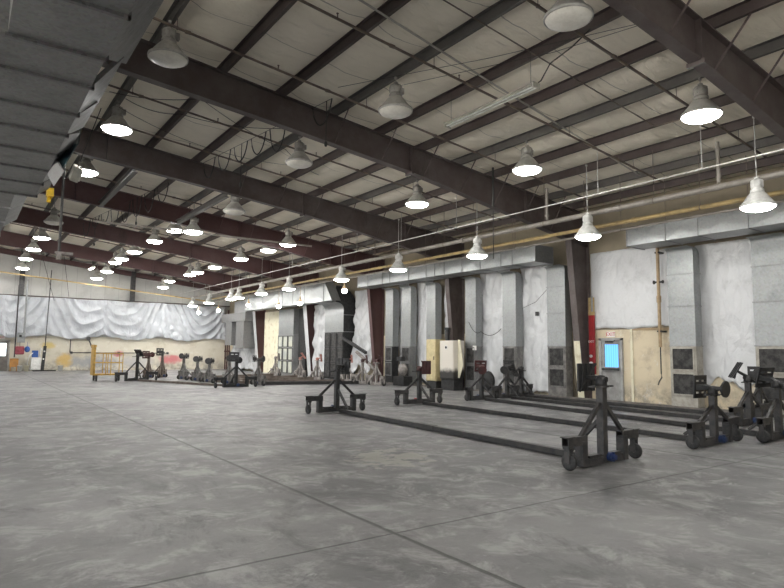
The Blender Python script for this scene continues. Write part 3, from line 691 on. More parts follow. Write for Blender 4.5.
# far wall tarpaulin: swags between pinned points
def tarp_fn(u, v):
    x = -6 + (17.0+6)*u
    cents = [-3.5,2.2,4.9,8.1,12.2,16.8]
    for a,b in zip(cents, cents[1:]):
        if x <= b: break
    t_ = min(1,max(0,(x-a)/(b-a))); w = b-a
    z1 = 4.9 - .03*math.sin(x*2)
    z0 = 2.28 + .10*math.sin(x*1.7)-.04*math.sin(PI*t_) + (.10*(1-2*min(t_,1-t_))**6) + .04*math.sin(x*7)
    z = z0+(z1-z0)*v
    sag = (1-(2*t_-1)**2)*w*.42                    # swag curves
    k = (z*(.75+.25*math.sin(x*.9)) + sag*.75)*7.5
    d = (.075+.04*math.sin(x*.7+z))*(1-2*abs(math.sin(k*.62 + .7*math.sin(x*1.3)+.4*math.sin(x*3.1)))**.8) * (.25+.75*math.sin(PI*t_)**.5)
    edge = math.exp(-(min(t_,1-t_)*w/.35)**2)      # gathered vertical fold under each pin
    d += .16*edge*(1-.5*v) + .04*math.sin(x*14+z)*edge
    d += .03*fbm(x*.8, z, 2)
    return (x, FY-.24-d*.9, z)
o = MB().grid(tarp_fn, 420, 60).build('tarpaulin', M['tarp'], solid=.004)
tag(o, 'long grey-white tarpaulin hanging in swags across the far wall', 'tarpaulin')
struct(MB().box(LX,WX-.02,FY-.09,FY-.02,4.92,5.0).build('trim_1', M['steel']), 'dark girt rail above the tarpaulin')
for i,x in enumerate((3.1,10.0)):
    struct(MB().box(x-.13,x+.13,FY-.35,FY-.02,4.95,ztop(x)).box(x-.15,x+.15,FY-.37,FY-.33,4.95,ztop(x)).build(f'trim_{i+2}', M['greysteel']), 'dark end wall post above the tarpaulin')
struct(MB().prism([(LX,ztop(LX)-.35),(RIDGE,ztop(RIDGE)-.35),(WX,ztop(WX)-.35),(WX,ztop(WX)-.02),(RIDGE,ztop(RIDGE)-.02),(LX,ztop(LX)-.02)],FY-.28,FY-.02).build('trim_4', M['maroon']), 'maroon end wall rafter')
struct(MB().box(WX-.035,WX-.001,9.75,11.05,2.28,2.345).build('trim_5', M['tan']), 'brown ledge strip above the plaster beside the exit door')
struct(MB().box(16.75,16.95,4.0,24.5,0,.07).build('trim_6', M['curb']), 'low steel curb on the floor along the duct wall')

# ------------------------------------------------------------------ exit door
def text(s, size, m, loc, rot, parent=None, name='lettering', ext=.004):
    c = bpy.data.curves.new(name, 'FONT'); c.body = s; c.size = size; c.extrude = ext; c.align_x = 'CENTER'; c.align_y = 'CENTER'
    tmp = bpy.data.objects.new('tmp_text', c); COL.objects.link(tmp)
    dg = bpy.context.evaluated_depsgraph_get(); dg.update()
    me = bpy.data.meshes.new_from_object(tmp.evaluated_get(dg)); bpy.data.objects.remove(tmp)
    me.materials.clear(); me.materials.append(m)
    o = bpy.data.objects.new(name, me); COL.objects.link(o); o.location = loc; o.rotation_euler = rot
    if parent: o.parent = parent
    return o
t = bpy.data.objects.new('door_1', None); COL.objects.link(t); t.location = (WX-.05,11.4,0); struct(t, 'grey steel exit door with a blue daylit pane')
MB().box(-.03,.045,0,.08,0,2.04).box(-.03,.045,.78,.87,0,2.04).box(-.03,.045,0,.87,1.97,2.05).build('door_frame', M['doorframe'], t)
lf = MB().box(0,.04,.08,.78,0.02,1.1).box(0,.04,.08,.78,1.84,1.97).box(0,.04,.08,.15,1.1,1.84).box(0,.04,.66,.78,1.1,1.84).build('door_leaf', M['doorm'], t)
MB().box(.015,.025,.15,.66,1.1,1.84).build('door_pane', M['doorglass'], t)
q = MB();
for a_,b_,c_,d_ in ((.13,.15,1.08,1.86),(.66,.68,1.08,1.86),(.15,.66,1.08,1.10),(.15,.66,1.84,1.86)): q.box(-.012,0,a_,b_,c_,d_)
q.build('pane_beading', M['doorm'], t)
MB().box(-.07,-.03,.12,.74,1.0,1.06).box(-.04,0,.13,.17,.99,1.07).box(-.04,0,.69,.73,.99,1.07).build('push_bar', M['greysteel'], t)
MB().box(-.06,0,.35,.6,1.9,1.95).bar((-.05,.35,1.93),(-.12,.2,1.96),.02,.02).build('door_closer', M['dark'], t)
t = thing('exit_sign', 'small white sign with red EXIT letters above the grey door', 'sign', (WX-.01,11.83,2.17))
MB().box(-.03,0,-.15,.15,-.09,.09).build('sign_board', M['signw'], t)
text('EXIT', .17, M['signr'], (-.032,0,0), (PI/2,0,-PI/2), t)
tag(MB().box(WX-.04,WX-.002,11.05,11.13,0,2.33).build('door_casing', M['cream']), 'tall cream batten beside the exit door', 'batten')
# red hose boards
t = thing('fire_post', 'tall red board with yellow top and white lettering beside the exit door', 'board', (WX-.16,12.46,0))
MB().box(0,.06,-.09,.12,.85,2.82).box(-.03,.0,-.02,.03,.85,2.82).build('red_board', M['red'], t)
MB().box(-.01,.06,-.09,.12,2.82,2.94).box(0,.04,-.09,-.06,2.94,3.42).box(0,.04,.02,.12,2.94,3.42).build('yellow_top', M['yellow'], t)
MB().tube((-.02,-.03,2.94),(-.02,-.03,3.46),.03,8).build('grey_tube', M['galv'], t)
text('EXIT', .11, M['signw'], (-.036,.01,1.93), (PI/2,0,-PI/2), t)
MB().disc((-.05,.02,1.45),.05,.05,'x',12).disc((-.05,.02,1.2),.07,.05,'x',12).disc((-.05,0,.98),.05,.05,'x',12).build('gauge', M['white'], t)
# tan pipe standing on the wall beside the duct
t = thing('tan_pipe', 'vertical tan pipe with valves running down beside the wall duct', 'pipe', (17.13,9.98,0))
MB().tube((0,0,1.75),(0,0,5.1),.05,10).tube((0,0,3.1),(0,0,3.3),.07,10).build('pipe_run', M['tan'], t)
MB().tube((0,0,.95),(0,0,1.75),.018,6).path([(0,0,.98),(-.04,-.04,.85),(-.02,.06,.72),(-.05,.08,.62)],.02).build('hose_tail', M['greysteel'], t)
MB().tube((0,-.14,3.72),(0,.14,3.72),.03,8).disc((0,.14,3.72),.06,.03,'y',10).disc((0,-.14,3.72),.05,.03,'y',10).build('valve', M['greysteel'], t)
MB().box(-.04,.26,-.07,.07,4.6,4.65).box(-.04,.26,-.07,.07,2.2,2.25).build('bracket', M['greysteel'], t)

# cream locker with open door, scorched cabinet, leaning lid
t = thing('cream_locker', 'tall narrow cream locker standing on a dark base', 'locker', (16.15,19.3,0))
MB().box(0,.5,0,.62,.33,2.06).build('body', M['locker'], t)
MB().box(-.03,-.002,.02,.60,.36,2.03).build('door', M['locker'], t)
MB().box(-.05,-.03,.08,.11,1.2,1.35).build('handle', M['greysteel'], t)
MB().box(.02,.48,.02,.6,0,.33).build('base', M['black'], t)
t = thing('scorched_cabinet', 'white electrical cabinet scorched black at the bottom', 'cabinet', (16.1,18.12,0))
MB().box(0,.55,0,.86,.45,2.0).build('body', M['cabinet'], t)
MB().box(-.03,-.002,.03,.83,.48,1.97).build('door', M['cabinet'], t)
MB().disc((-.04,.43,1.72),.09,.02,'x',18).build('round_badge', M['white'], t)
MB().disc((-.055,.43,1.72),.05,.02,'x',14).build('dial', M['black'], t)
MB().box(.03,.52,.04,.82,.0,.45).build('base', M['black'], t)
o = MB().prism([(-.01,.5),(-.08,.5),(-.30,1.0),(-.13,2.0),(-.01,2.04)],.2,.24,'x').build('side_flap', M['cream'], t); o['label'] = 'cream flap hanging open at the side'
tag(MB().tube((16.6,19.1,2.0),(16.6,19.1,2.45),.09,10).disc((16.6,19.1,2.5),.13,.1,'z',12).build('exhaust_cap', M['dark']), 'small dark vent cap standing behind the cream locker', 'vent')
# sooty white patch machine at foot of a duct
t = thing('wrapped_motor', 'round motor wrapped in white rag at the foot of the sooty duct', 'motor', (16.45,22.0,0))
MB().ellipsoid((0,0,.72),.2,.26,.30).build('rag_wrap', M['pale'], t); MB().box(-.25,.25,-.4,.4,0,.42).build('base', M['black'], t); MB().disc((-.1,0,1.2),.2,.2,'z',14).build('cap', M['dark'], t)

# small things on the duct wall
tag(MB().box(16.77,16.796,17.55,17.75,1.62,1.80).build('paper_note', M['signw']), 'small white paper stuck on the duct behind the leaning stands', 'paper')
tag(MB().box(17.2,17.26,14.75,14.87,2.9,3.05).build('junction_box', M['greysteel']), 'small dark box mounted on the sheet beside the door column duct', 'box')
cable('hanging_wire', [(17.1,15.4,3.2),(17.1,14.75,3.4),(17.1,14.0,4.0)], .008, M['wire'], 'thin wire slanting across the sheet near the small dark box', 'cable')
cable('hanging_wire', [(16.7,17.9,2.75),(16.7,17.2,2.35),(16.9,16.3,2.45)], .012, M['wire'], 'black wire drooping from the duct across the scorched sheet', 'cable', None, .2)

# ------------------------------------------------------------------ overhead duct beside the camera
dseam = galv('duct_seam_dark', (.06,.062,.06), .5, .3)
t = thing('overhead_duct', 'huge dark grey rectangular duct overhead running the length of the hall', 'duct', (0,0,5.5))
ys = [1.5,3.2,4.7,6.1,7.39,8.72,9.8,11.16,12.4,13.77,15.17,16.55,17.95]
def seg(y0,y1,x0,x1,z0,z1,m):
    b = MB(); ym=(y0+y1)/2; xm=(x0+x1)/2
    b.add([(x0,y0,z0),(x1,y0,z0),(x1,y1,z0),(x0,y1,z0),(xm,ym,z0-.02)], [(0,1,4),(1,2,4),(2,3,4),(3,0,4)])
    b.add([(x0,y0,z0),(x1,y0,z0),(x1,y1,z0),(x0,y1,z0),(x0,y0,z1),(x1,y0,z1),(x1,y1,z1),(x0,y1,z1)], [(4,5,6,7),(0,1,5,4),(1,2,6,5),(2,3,7,6),(3,0,4,7)])
    return b
for a,b in zip(ys, ys[1:]):
    x0 = .25 if b < 8.9 else -2.4
    seg(a+.01, b-.01, x0, 1.38, 0, 1.05, None).build('duct_section', M['ductroof'], t)
    w = MB(); w.box(x0-.03,1.42,b-.03,b+.03,-.045,0.0); w.box(1.38,1.42,b-.03,b+.03,-.045,1.05)
    w.build('seam', dseam, t)
# flared hoods on its side
def hood(y0, y1, oy0, oy1, dx, dz, m, name='side_hood'):
    vs = [(1.38,y0,.0),(1.38,y1,.0),(1.38+dx,oy1,dz),(1.38+dx,oy0,dz)]
    vs2 = [(v[0]-.04,v[1],v[2]+.06) for v in vs]
    return MB().add(vs+vs2, [(0,1,2,3),(7,6,5,4),(0,4,5,1),(1,5,6,2),(2,6,7,3),(3,7,4,0)]).build(name, m, t)
hm = M['galvdark']; hood(5.6,8.72,6.4,10.6,.62,.86,galv('hood_sheet',(.075,.077,.075),.55,.2))
hm = bpy.data.materials['hood_sheet']
hood(9.85,11.2,9.7,11.9,.42,.55,hm); hood(11.22,12.38,11.5,13.0,.36,.42,galv('hood_sheet_dark',(.05,.052,.052),.55,.2)); hood(12.4,13.7,13.0,14.2,.30,.30,hm)
hood(14.0,15.1,14.3,15.7,.30,.38,hm); hood(15.3,16.4,15.3,16.6,.34,.32,hm); hood(16.5,17.9,16.7,18.2,.30,.28,hm)
for y in (3.2,6.3,9.5,13.3,16.8): MB().tube((1.2,y,1.05),(1.2,y,ztop(1.2)-5.5+.02),.012,6).build('hanger', M['brownpipe'], t)
t = thing('duct_transition', 'dark box duct continuing beyond the first overhead duct, narrower', 'duct', (0,0,5.62))
for a,b,xr in ((18.3,20.5,.95),(20.5,23,.95),(23,26,.95),(26,29,.95),(29,33,.95)):
    MB().box(-2.0,xr,a+.02,b-.02,0,.95).build('duct_section', M['ductroof'], t); MB().box(-2.03,xr+.03,b-.03,b+.03,-.04,.98).build('seam', M['galvdark'], t)
for y in (20,25,30): MB().tube((.8,y,.95),(.8,y,ztop(.8)-5.62),.012,6).build('hanger', M['brownpipe'], t)
hd = MB().add([(.95,18.6,0),(.95,24,0),(1.35,24.3,.35),(1.35,18.9,.35),(.93,18.6,.05),(.93,24,.05),(1.33,24.3,.4),(1.33,18.9,.4)],[(0,1,2,3),(7,6,5,4),(0,4,5,1),(1,5,6,2),(2,6,7,3),(3,7,4,0)]).build('side_hood', hm, t)
# hanging damper panels, light box, actuator, pole
tag(MB().add([(1.72,13.6,5.75),(1.86,14.3,6.35),(1.50,15.2,6.05),(1.52,14.4,5.3),(1.75,13.6,5.77),(1.89,14.3,6.37),(1.53,15.2,6.07),(1.55,14.4,5.32)],[(0,1,2,3),(7,6,5,4),(0,4,5,1),(1,5,6,2),(2,6,7,3),(3,7,4,0)]).build('hanging_sheet', M['teal']), 'dark teal sheet blade hanging at the edge of the overhead duct', 'panel')
tag(MB().add([(1.46,14.6,5.62),(1.36,15.2,5.42),(1.42,14.4,4.98),(1.54,13.9,5.2),(1.48,14.62,5.64),(1.38,15.22,5.44),(1.44,14.42,5.0),(1.56,13.92,5.22)],[(0,1,2,3),(7,6,5,4),(0,4,5,1),(1,5,6,2),(2,6,7,3),(3,7,4,0)]).build('hanging_sheet', M['galvdark']), 'grey sheet blade hanging below the dark teal one', 'panel')
t = thing('wall_pack_light', 'cream box light fitting hanging beside the dark teal blade', 'lamp', (1.92,15.2,5.55)); t.rotation_euler = (.35,.25,0)
MB().box(-.08,.08,-.5,.5,-.16,.16).build('housing', M['fixture'], t); MB().box(.08,.11,-.45,.45,-.12,.12).build('diffuser', M['lensoff'], t); MB().tube((0,0,.16),(0,0,1.6),.01,5).build('hanger', M['wire'], t)
t = thing('damper_actuator', 'bright yellow valve actuator under the overhead duct edge', 'actuator', (1.74,18.4,5.62))
MB().box(-.08,.08,-.14,.14,.0,.22).build('housing', M['yplas'], t); MB().tube((-.02,-.03,-.15),(0,0,.02),.05,10).build('valve_body', M['yplas'], t); MB().tube((0,0,.28),(0,0,2.4),.012,5).build('hanger', M['brownpipe'], t)
t = thing('hanging_pole', 'slim grey pole hanging down from the teal blade', 'pole', (2.1,18.9,0))
MB().tube((0,0,4.05),(0,0,ztop(2.1)),.035,8).build('pole_shaft', M['greysteel'], t); MB().box(-.06,.06,-.06,.06,4.0,4.2).box(-.1,.35,-.05,.05,4.15,4.22).build('pole_clamp', M['pale'], t)

# ------------------------------------------------------------------ rotating work stands
def make_stand(loc, rz, label, half=.86, post=1.05, frame=M['greysteel'], headm=M['dark'], head='plate', yaw=0, tilt=0, hubm=M['blue'], wheelm=M['rubber'], low=.5, group='wheeled steel work stands', dist=.36, disc=False, psz=.195):
    t = thing('work_stand', label, 'work stand', loc, rz, group)
    MB().hollow((-low,0,.07),(low,0,.07),.10,.10).build('base_beam', frame, t, bevel=.004)
    for s in (-1,1): MB().bar((s*.12,0,.135),(s*min(.38,low-.07),0,.135),.10,.035).build('foot_plate', frame, t)
    MB().bar((0,0,.05),(0,0,post),.11,.11).build('post', frame, t, bevel=.005)
    for s in (-1,1):
        MB().bar((s*low,0,.02),(s*low,0,.36),.11,.13,(0,1,0)).build('upright', frame, t, bevel=.004)
        a = MB().hollow((s*(low-.07),0,.37),(s*half,0,.37),.11,.12); a.bar((s*(half-.14),0,.432),(s*(half+.03),0,.432),.13,.012); a.build('outrigger', frame, t, bevel=.003)
        MB().hollow((s*.06,0,post*.79),(s*(low+.02),0,.41),.052,.052,.008,(0,1,0)).build('side_brace', frame, t, bevel=.002)
        cx = s*(half-.06)
        fk = MB().box(cx-.045,cx-.035,-.05,.03,.10,.30).box(cx+.035,cx+.045,-.05,.03,.10,.30).box(cx-.05,cx+.05,-.05,.05,.28,.31).build('caster_fork', frame, t)
        w_ = MB().lathe([(.03,-.026),(.075,-.028),(.108,-.024),(.113,-.01),(.113,.01),(.108,.024),(.075,.028),(.03,.026)],(cx,-.02,.113),20,'x').build('wheel', wheelm, t)
        MB().disc((cx,-.02,.113),.07,.05,'x',16).disc((cx,-.02,.113),.02,.085,'x',8).build('wheel_hub', M['wheelface'], w_)
    MB().hollow((0,.06,post*.56),(0,.52,.12),.05,.05,.008,(1,0,0)).build('rear_brace', frame, t, bevel=.002)
    MB().disc((.05,-.1,.11),.065,.06,'y',16).disc((.05,-.15,.11),.04,.05,'y',12).bar((.05,-.13,.05),(.05,-.13,.18),.02,.05).build('brake_screw', hubm, t)
    if head != 'none':
        MB().disc((0,0,post+.012),.12,.022,'z',8).box(-.24,.24,-.045,.045,post,post+.022).build('swivel_flange', frame, t)
        h = MB().lathe([(.0,.15),(.035,.145),(.06,.125),(.075,.09),(.08,.05),(.09,.0),(.06,.0)],(0,0,post+.02),16).tube((0,-.09,post+.11),(0,.09,post+.11),.04,10)
        h.build('pivot', headm, t)
        z = post+.13
        R_ = Matrix.Rotation(yaw,4,'Z') @ Matrix.Rotation(tilt,4,'Y')
        def X(v): v = R_ @ Vector(v); return (v.x, v.y, v.z+z)
        def put(b, nm, m_): b.v = [X(v) for v in b.v]; return b.build(nm, m_, t, bevel=.003)
        put(MB().tube((.05,0,0),(-dist,0,0),.036,12,.028), 'spindle', headm)
        if head in ('plate','slot'):
            pl_ = MB(); s2 = psz
            if head == 'plate':
                pl_.box(-dist-.012,-dist+.012,-s2,s2,-s2,s2)
                for k in (-1,0,1): pl_.box(-dist-.03,-dist+.03,k*.11-.012,k*.11+.012,-s2,s2)
                pl_.bar((-dist+.03,-s2,-s2),(-dist+.03,s2,s2),.02,.03)
            else:
                for (a,b,c_,d_) in ((-s2,s2,-s2,-.12),(-s2,s2,-.085,.085),(-s2,s2,.12,s2),(-s2,-.14,-.12,-.085),(-.03,.03,-.12,-.085),(.14,s2,-.12,-.085),(-s2,-.14,.085,.12),(-.03,.03,.085,.12),(.14,s2,.085,.12)):
                    pl_.box(-dist-.012,-dist+.012,a,b,c_,d_)
                pl_.add([(-dist+.01,-.16,-.05),(-dist+.01,.16,-.05),(-dist+.01,.16,.05),(-dist+.01,-.16,.05),(-dist+.2,-.04,-.03),(-dist+.2,.04,-.03),(-dist+.2,.04,.03),(-dist+.2,-.04,.03)],[(0,1,5,4),(1,2,6,5),(2,3,7,6),(3,0,4,7)])
            put(pl_, 'face_plate', headm)
        if disc: put(MB().tube((0,0,0),(dist-.02,0,0),.036,12).disc((dist,0,0),.14,.03,'x',24).disc((dist-.04,0,0),.07,.05,'x',16), 'hub_disc', headm)
    return t
D, G, PL, RU = M['dark'], M['greysteel'], M['pale'], M['rust']
make_stand((7.45,5.25,0), .04, 'dark wheeled work stand nearest the camera, square plate head, blue brake', frame=G, headm=D, head='plate', yaw=-1.60, tilt=.0, dist=.25, psz=.2, post=1.07)
make_stand((7.83,13.25,0), PI+.03, 'black work stand at the far end of the foremost long rail', frame=D, headm=D, head='plate', yaw=.39, dist=.23, post=1.02, psz=.21)
make_stand((10.66,5.28,0), .03, 'dark work stand with slotted plate and round disc, second from the camera', frame=G, headm=D, head='slot', yaw=-1.63, tilt=.05, disc=True, post=.84, dist=.22, psz=.2)
make_stand((11.12,14.05,0), PI, 'grey work stand with a maroon plate and red clamp at its foot', frame=G, headm=RU, head='plate', yaw=-1.38, dist=.27, post=.95, hubm=M['red'])
make_stand((12.45,4.98,0), .05, 'dark work stand with its open tube end toward the camera, by the frame edge', frame=G, headm=D, head='slot', yaw=-1.9, disc=True, post=.92, tilt=.3, dist=.25)
make_stand((14.3,6.3,0), .02, 'dark work stand behind the disc-headed one, wedge-shaped plate tipped up', frame=G, headm=D, head='plate', yaw=-.9, tilt=.55, post=.93, disc=True, dist=.28)
make_stand((13.8,14.2,0), PI+.05, 'dark work stand with cluttered maroon head in front of the leaning cluster', frame=G, headm=RU, head='slot', yaw=.9, tilt=.3, disc=True, post=.9, dist=.2, half=.7)
make_stand((15.08,14.3,0), PI-.1, 'dark work stand in the middle of the leaning cluster by the wall', frame=G, headm=G, head='slot', yaw=.5, tilt=.3, disc=True, post=.9, dist=.25, half=.52, low=.34)
make_stand((16.0,14.5,0), PI+.1, 'work stand with diamond-tilted plate against the white sheet', frame=G, headm=G, head='plate', yaw=PI-.4, tilt=-.5, post=.9, dist=.3, half=.62, low=.4)
make_stand((15.75,6.7,0), .05, 'dark work stand farthest along the near row, head at the frame edge', frame=G, headm=D, head='slot', yaw=.3, disc=True, post=.95)
make_stand((9.3,23.85,0), .1, 'black wide work stand closing the long brown rail in the distance', frame=D, headm=D, head='slot', yaw=.8, tilt=.2, disc=True, half=.95)
make_stand((6.95,30.4,0), PI+.15, 'grey wide work stand beside the yellow cart with a tipped plate', frame=D, headm=G, head='plate', yaw=.5, tilt=.7, half=1.0, dist=.1, post=1.15)
gx = 'work stands at the heads of the brown cross rails'
make_stand((8.15,33.2,0), .9, 'small pinkish work stand just behind the wide grey one', half=.5, low=.3, frame=M['railbrown'], headm=RU, head='slot', disc=True, group=gx, post=1.1)
make_stand((8.95,33.6,0), .9, 'small brown work stand second behind the wide grey one', half=.5, low=.3, frame=M['railbrown'], headm=G, head='slot', group=gx, post=1.25)
for x,y,lab in ((9.28,30.9,'distant black work stand heading the farthest cross rail'),(9.43,29.2,'distant black work stand heading the second farthest cross rail'),(9.5,27.7,'distant black work stand heading the middle cross rail'),(9.85,26.1,'distant black work stand just behind the wide black one'),(10.75,24.95,'distant black work stand to the wall side of the wide black one')):
    make_stand((x,y,0), PI/2*3+.05, lab, half=.62, low=.38, frame=M['dustgrey'], headm=G, head='slot', yaw=PI*.75+x, disc=True, group=gx, post=.95+.12*math.sin(x*9), psz=.14, dist=.22)
for x,y,lab,fm,hm_ in ((15.5,33.5,'distant pale work stand before the cream wall panel',PL,PL),(15.62,30.5,'distant pale work stand with salmon diamond plate before the film-wrapped column',PL,M['salmon']),(15.44,28.2,'distant pale work stand with salmon plate before the crumpled film',PL,M['salmon']),
      (15.6,25.4,'distant pale work stand before the wide elbow duct bank',PL,M['salmon']),(15.5,23.9,'distant work stand with maroon plate under the torn sheet',PL,RU),(15.35,22.5,'distant work stand with maroon tilted plate by the dark duct',PL,RU)):
    make_stand((x,y,0), PI/2, lab, half=.62, low=.38, frame=fm, headm=hm_, head='plate', yaw=.9, tilt=.6 if y < 23 or 30 < y < 31 else .1, group='pale work stands along the distant wall', post=1.0, dist=.2)

# floor rails linking the stands
def frail(a, b, label, m=M['rail'], w=.10, h=.09, grp='long floor rails linking the stands'):
    a = Vector((*a,0)); b = Vector((*b,0)); d = (b-a).normalized(); a2 = a+d*.12; b2 = b-d*.12
    t = thing('floor_rail', label, 'rail', a, 0, grp)
    u = Vector((0,0,h/2+.012)); MB().bar(a2-a+u, b2-a+u, w, h).build('beam', m, t, bevel=.004)
    l = (b-a).length; s = d*(l*.55)
    MB().bar(s-d*.5+u, s+d*.05+u, w+.02, h+.015).build('sleeve', m, t)
    return t
frail((7.45,5.35),(7.83,13.15),'foremost black floor rail between the nearest stand and the black one')
frail((10.66,5.38),(11.12,13.95),'second black floor rail, from the disc-headed stand to the red-clamp stand')
frail((12.45,5.1),(13.8,14.1),'third black floor rail, ending at the cluttered maroon-headed stand')
frail((14.3,6.4),(15.08,14.2),'fourth black floor rail, ending in the leaning cluster')
frail((15.75,6.8),(16.0,14.4),'black floor rail closest to the duct wall curb')
frail((9.28,23.95),(6.95,30.3),'long brown floor rail from the wide black stand to the wide grey stand', M['railbrown'])
for a,b,lab in (((9.4,30.9),(15.4,33.5),'farthest brown cross rail'),((9.55,29.2),(15.5,30.5),'second farthest brown cross rail'),((9.62,27.7),(15.3,28.2),'middle brown cross rail'),((9.97,26.1),(15.5,25.4),'second nearest brown cross rail'),((10.87,24.95),(15.4,23.9),'nearest brown cross rail, with a dark edge')):
    frail(a, b, lab+' lying on the floor between two stands', M['railbrown'] if 'dark' not in lab else M['rail'], .2, .14)

# ------------------------------------------------------------------ yellow cart
t = thing('yellow_cart', 'yellow tube-railed platform cart with a tall end board', 'cart', (5.83,31.5,0))
MB().box(-.66,.66,-.4,.4,.27,.34).build('deck', M['cart'], t, bevel=.01)
MB().box(-.66,-.58,-.4,.4,.30,1.70).box(-.68,-.56,-.42,.42,1.6,1.70).build('end_board', M['cart'], t, bevel=.008)
for y in (-.38,.38):
    MB().tube((-.6,y,1.30),(.62,y,1.30),.022,8).tube((-.6,y,.86),(.62,y,.86),.022,8).build('rail', M['cart'], t)
    for x in (-.12,.1,.62): MB().tube((x,y,.34),(x,y,1.30),.02,8).build('rail_post', M['cart'], t)
MB().tube((.62,-.38,1.30),(.62,.38,1.30),.022,8).tube((.62,-.38,.86),(.62,.38,.86),.022,8).build('end_rail', M['cart'], t)
for x in (-.5,.48):
    for y in (-.32,.32):
        w_ = MB().disc((x,y,.11),.11,.06,'x',18).build('wheel', M['rubber'], t); MB().box(x-.045,x+.045,y-.03,y+.03,.11,.27).build('caster_fork', M['dark'], w_)

# ------------------------------------------------------------------ far wall furniture
t = bpy.data.objects.new('door_2', None); COL.objects.link(t); t.location = (2.2,FY-.06,0); struct(t, 'far exit door with a bright daylit pane')
MB().box(-.5,-.42,-.02,.05,0,2.0).box(.42,.5,-.02,.05,0,2.0).box(-.5,.5,-.02,.05,1.93,2.02).build('door_frame', M['doorframe'], t)
MB().box(-.42,.42,0,.04,0,.98).box(-.42,-.3,0,.04,.98,1.93).box(.3,.42,0,.04,.98,1.93).box(-.3,.3,0,.04,1.8,1.93).build('door_leaf', M['board'], t)
MB().box(-.3,.3,.01,.03,.98,1.8).build('door_pane', M['farglass'], t)
t = thing('exit_sign', 'small far exit sign with red letters above the bright door', 'sign', (2.2,FY-.03,2.18))
MB().box(-.2,.2,-.03,0,-.1,.1).build('sign_board', M['signw'], t); text('EXIT', .18, M['signr'], (0,-.034,0), (PI/2,0,0), t)
Yf = FY-.66
t = thing('electrical_box', 'grey electrical box with two tall conduits on the far wall', 'electrical box', (3.25,Yf,0))
MB().box(-.22,.22,-.1,.15,1.85,2.5).build('box_body', M['galv'], t); MB().box(-.12,.02,-.12,-.1,2.2,2.35).build('window', M['dark'], t)
MB().tube((-.3,0,.9),(-.3,0,5.6),.04,8).build('conduit', M['greysteel'], t); MB().tube((.15,0,2.5),(.15,0,6.0),.055,8).build('conduit', M['galv'], t)
t = thing('hanging_bag', 'red bag hanging under the electrical box', 'bag', (3.2,Yf-.2,0))
MB().box(-.26,.26,-.12,.12,1.08,1.62).build('bag_body', mat('faded_red_cloth',(.30,.06,.08),(.20,.04,.05),.8,0,6), t, bevel=.08); MB().tube((0,.08,1.6),(0,.1,1.9),.015,5).build('strap', M['dark'], t)
tag(MB().ellipsoid((3.62,Yf-.2,1.42),.16,.12,.2).tube((3.62,Yf-.15,1.6),(3.62,Yf-.1,1.9),.01,5).build('blue_cap', M['bluecloth']), 'blue cloth bundle hanging beside the red bag', 'cloth')
tag(MB().box(2.72,3.2,Yf+.1,Yf+.25,.28,.82).box(2.75,2.8,Yf+.1,Yf+.2,0,.28).box(3.1,3.15,Yf+.1,Yf+.2,0,.28).build('orange_board', M['orange']), 'orange square board standing by the far door', 'board')
t = thing('paint_rack', 'blue and white machine standing against the far wall', 'machine', (4.15,Yf-.1,0))
MB().box(-.28,.28,-.2,.2,.1,.9).build('machine_body', M['white'], t, bevel=.02); MB().box(-.25,.1,-.22,.1,.9,1.35).build('hopper', M['bluecloth'], t, bevel=.02)
MB().path([(-.2,-.2,1.2),(-.4,-.25,1.0),(-.5,-.2,.5),(-.3,-.25,.1)],.03).build('hose', M['white'], t); MB().tube((.2,0,.9),(.25,0,1.5),.04,8).build('pipe_stub', M['white'], t)
for x,c_,lab in ((3.25,'white','white plastic bucket under the red bag'),(3.62,'yellow','yellowed plastic bucket in front of the blue and white machine'),(5.55,'white','white plastic bucket to the tarpaulin side of the black stand pole')):
    t = thing('bucket', lab, 'bucket', (x,Yf-.45,0), group='buckets by the far wall')
    MB().lathe([(.0,.005),(.12,.005),(.15,.36),(.155,.36),(.155,.38),(.14,.38),(.11,.02)],n=16).build('bucket_body', M[c_] if c_=='white' else M['cream'], t); MB().path([(-.15,0,.34),(-.1,-.08,.25),(0,-.12,.22),(.1,-.08,.25),(.15,0,.34)],.006).build('handle', M['greysteel'], t)
t = thing('hose_stand', 'black stand with a tall vertical pole reaching toward the roof', 'stand', (4.55,Yf-.3,0))
MB().box(-.55,.75,-.2,.3,0,.07).build('base_mat', M['black'], t); MB().bar((-.02,0,.07),(.06,0,1.65),.18,.15).build('lower_column', M['dark'], t, bevel=.01); MB().tube((.06,0,1.6),(.16,0,6.7),.03,8).build('pole_shaft', M['greysteel'], t)
MB().disc((.0,-.1,.8),.05,.04,'y',10).disc((.03,-.1,1.3),.05,.04,'y',10).build('fitting', M['white'], t)
t = thing('wall_rail', 'long thin grey rail fixed low along the far wall', 'rail', (6.2,FY-.12,1.22))
MB().tube((0,0,0),(6.6,0,0),.03,8).tube((0,0,0),(0,0,.9),.03,8).build('rail_bar', M['greysteel'], t)
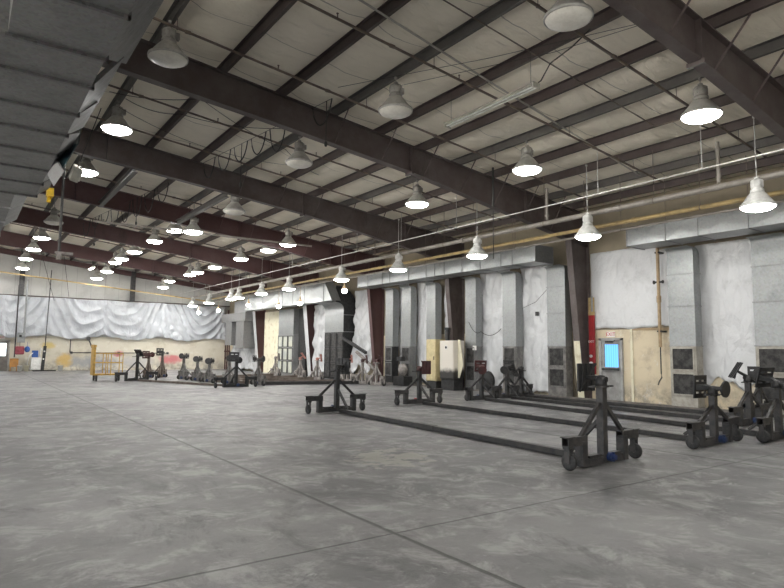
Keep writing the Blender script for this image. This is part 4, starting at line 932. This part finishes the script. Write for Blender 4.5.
for x in (.1,3.1,6.5): MB().box(x-.06,x+.06,-.05,.12,-.08,.08).build('bracket', M['greysteel'], t)
tag(MB().tube((7.6,FY-.5,1.3),(7.25,FY-.42,2.2),.05,8).disc((7.25,FY-.42,2.2),.14,.1,'y',12).box(7.55,7.65,FY-.5,FY-.005,1.36,1.44).build('swing_boom', M['greysteel']), 'grey angled arm fixed above the long thin rail', 'arm')
for (a,b,lab) in (((3.9,44.5,7.85),(4.9,44.9,4.6),'thin cable dangling by the far wall posts, shorter'),((5.2,44.2,7.7),(5.7,44.6,4.9),'thin cable dangling in front of the tarpaulin with a plug')):
    cable('dangling_cable',[a,b],.015,M['wire'],lab,'cable')

# ------------------------------------------------------------------ world, camera
w = bpy.data.worlds.new('World'); S.world = w; w.use_nodes = True
w.node_tree.nodes['Background'].inputs[0].default_value = (.96,.98,1,1); w.node_tree.nodes['Background'].inputs[1].default_value = 2.0
sl = bpy.data.lights.new('Sun', 'SUN'); so = bpy.data.objects.new('Sun', sl); COL.objects.link(so)  # sun and sky added to feed daylight through the wall openings
sl.energy = 26; sl.angle = .01; sl.color = (1,.97,.92); so.location = (10,0,30); so.rotation_euler = (.1, .55, 0)
p_, a_, ro = .0949, .62285, .0103
f = Vector((math.sin(a_)*math.cos(p_), math.cos(a_)*math.cos(p_), math.sin(p_)))
r0 = Vector((math.cos(a_), -math.sin(a_), 0)); u0 = r0.cross(f)
r_ = r0*math.cos(ro)+u0*math.sin(ro); u_ = -r0*math.sin(ro)+u0*math.cos(ro)
cd = bpy.data.cameras.new('Camera'); cam = bpy.data.objects.new('Camera', cd); COL.objects.link(cam)
cd.sensor_width = 36; cd.lens = 599.5/784*36; cd.clip_end = 200
mw = Matrix(((r_.x,u_.x,-f.x,0),(r_.y,u_.y,-f.y,0),(r_.z,u_.z,-f.z,1.55),(0,0,0,1)))
cam.matrix_world = mw
S.camera = cam
S.view_settings.view_transform = 'Standard'; S.view_settings.look = 'None'; S.view_settings.gamma = 1; S.view_settings.use_curve_mapping = False
S.view_settings.exposure = 1.05
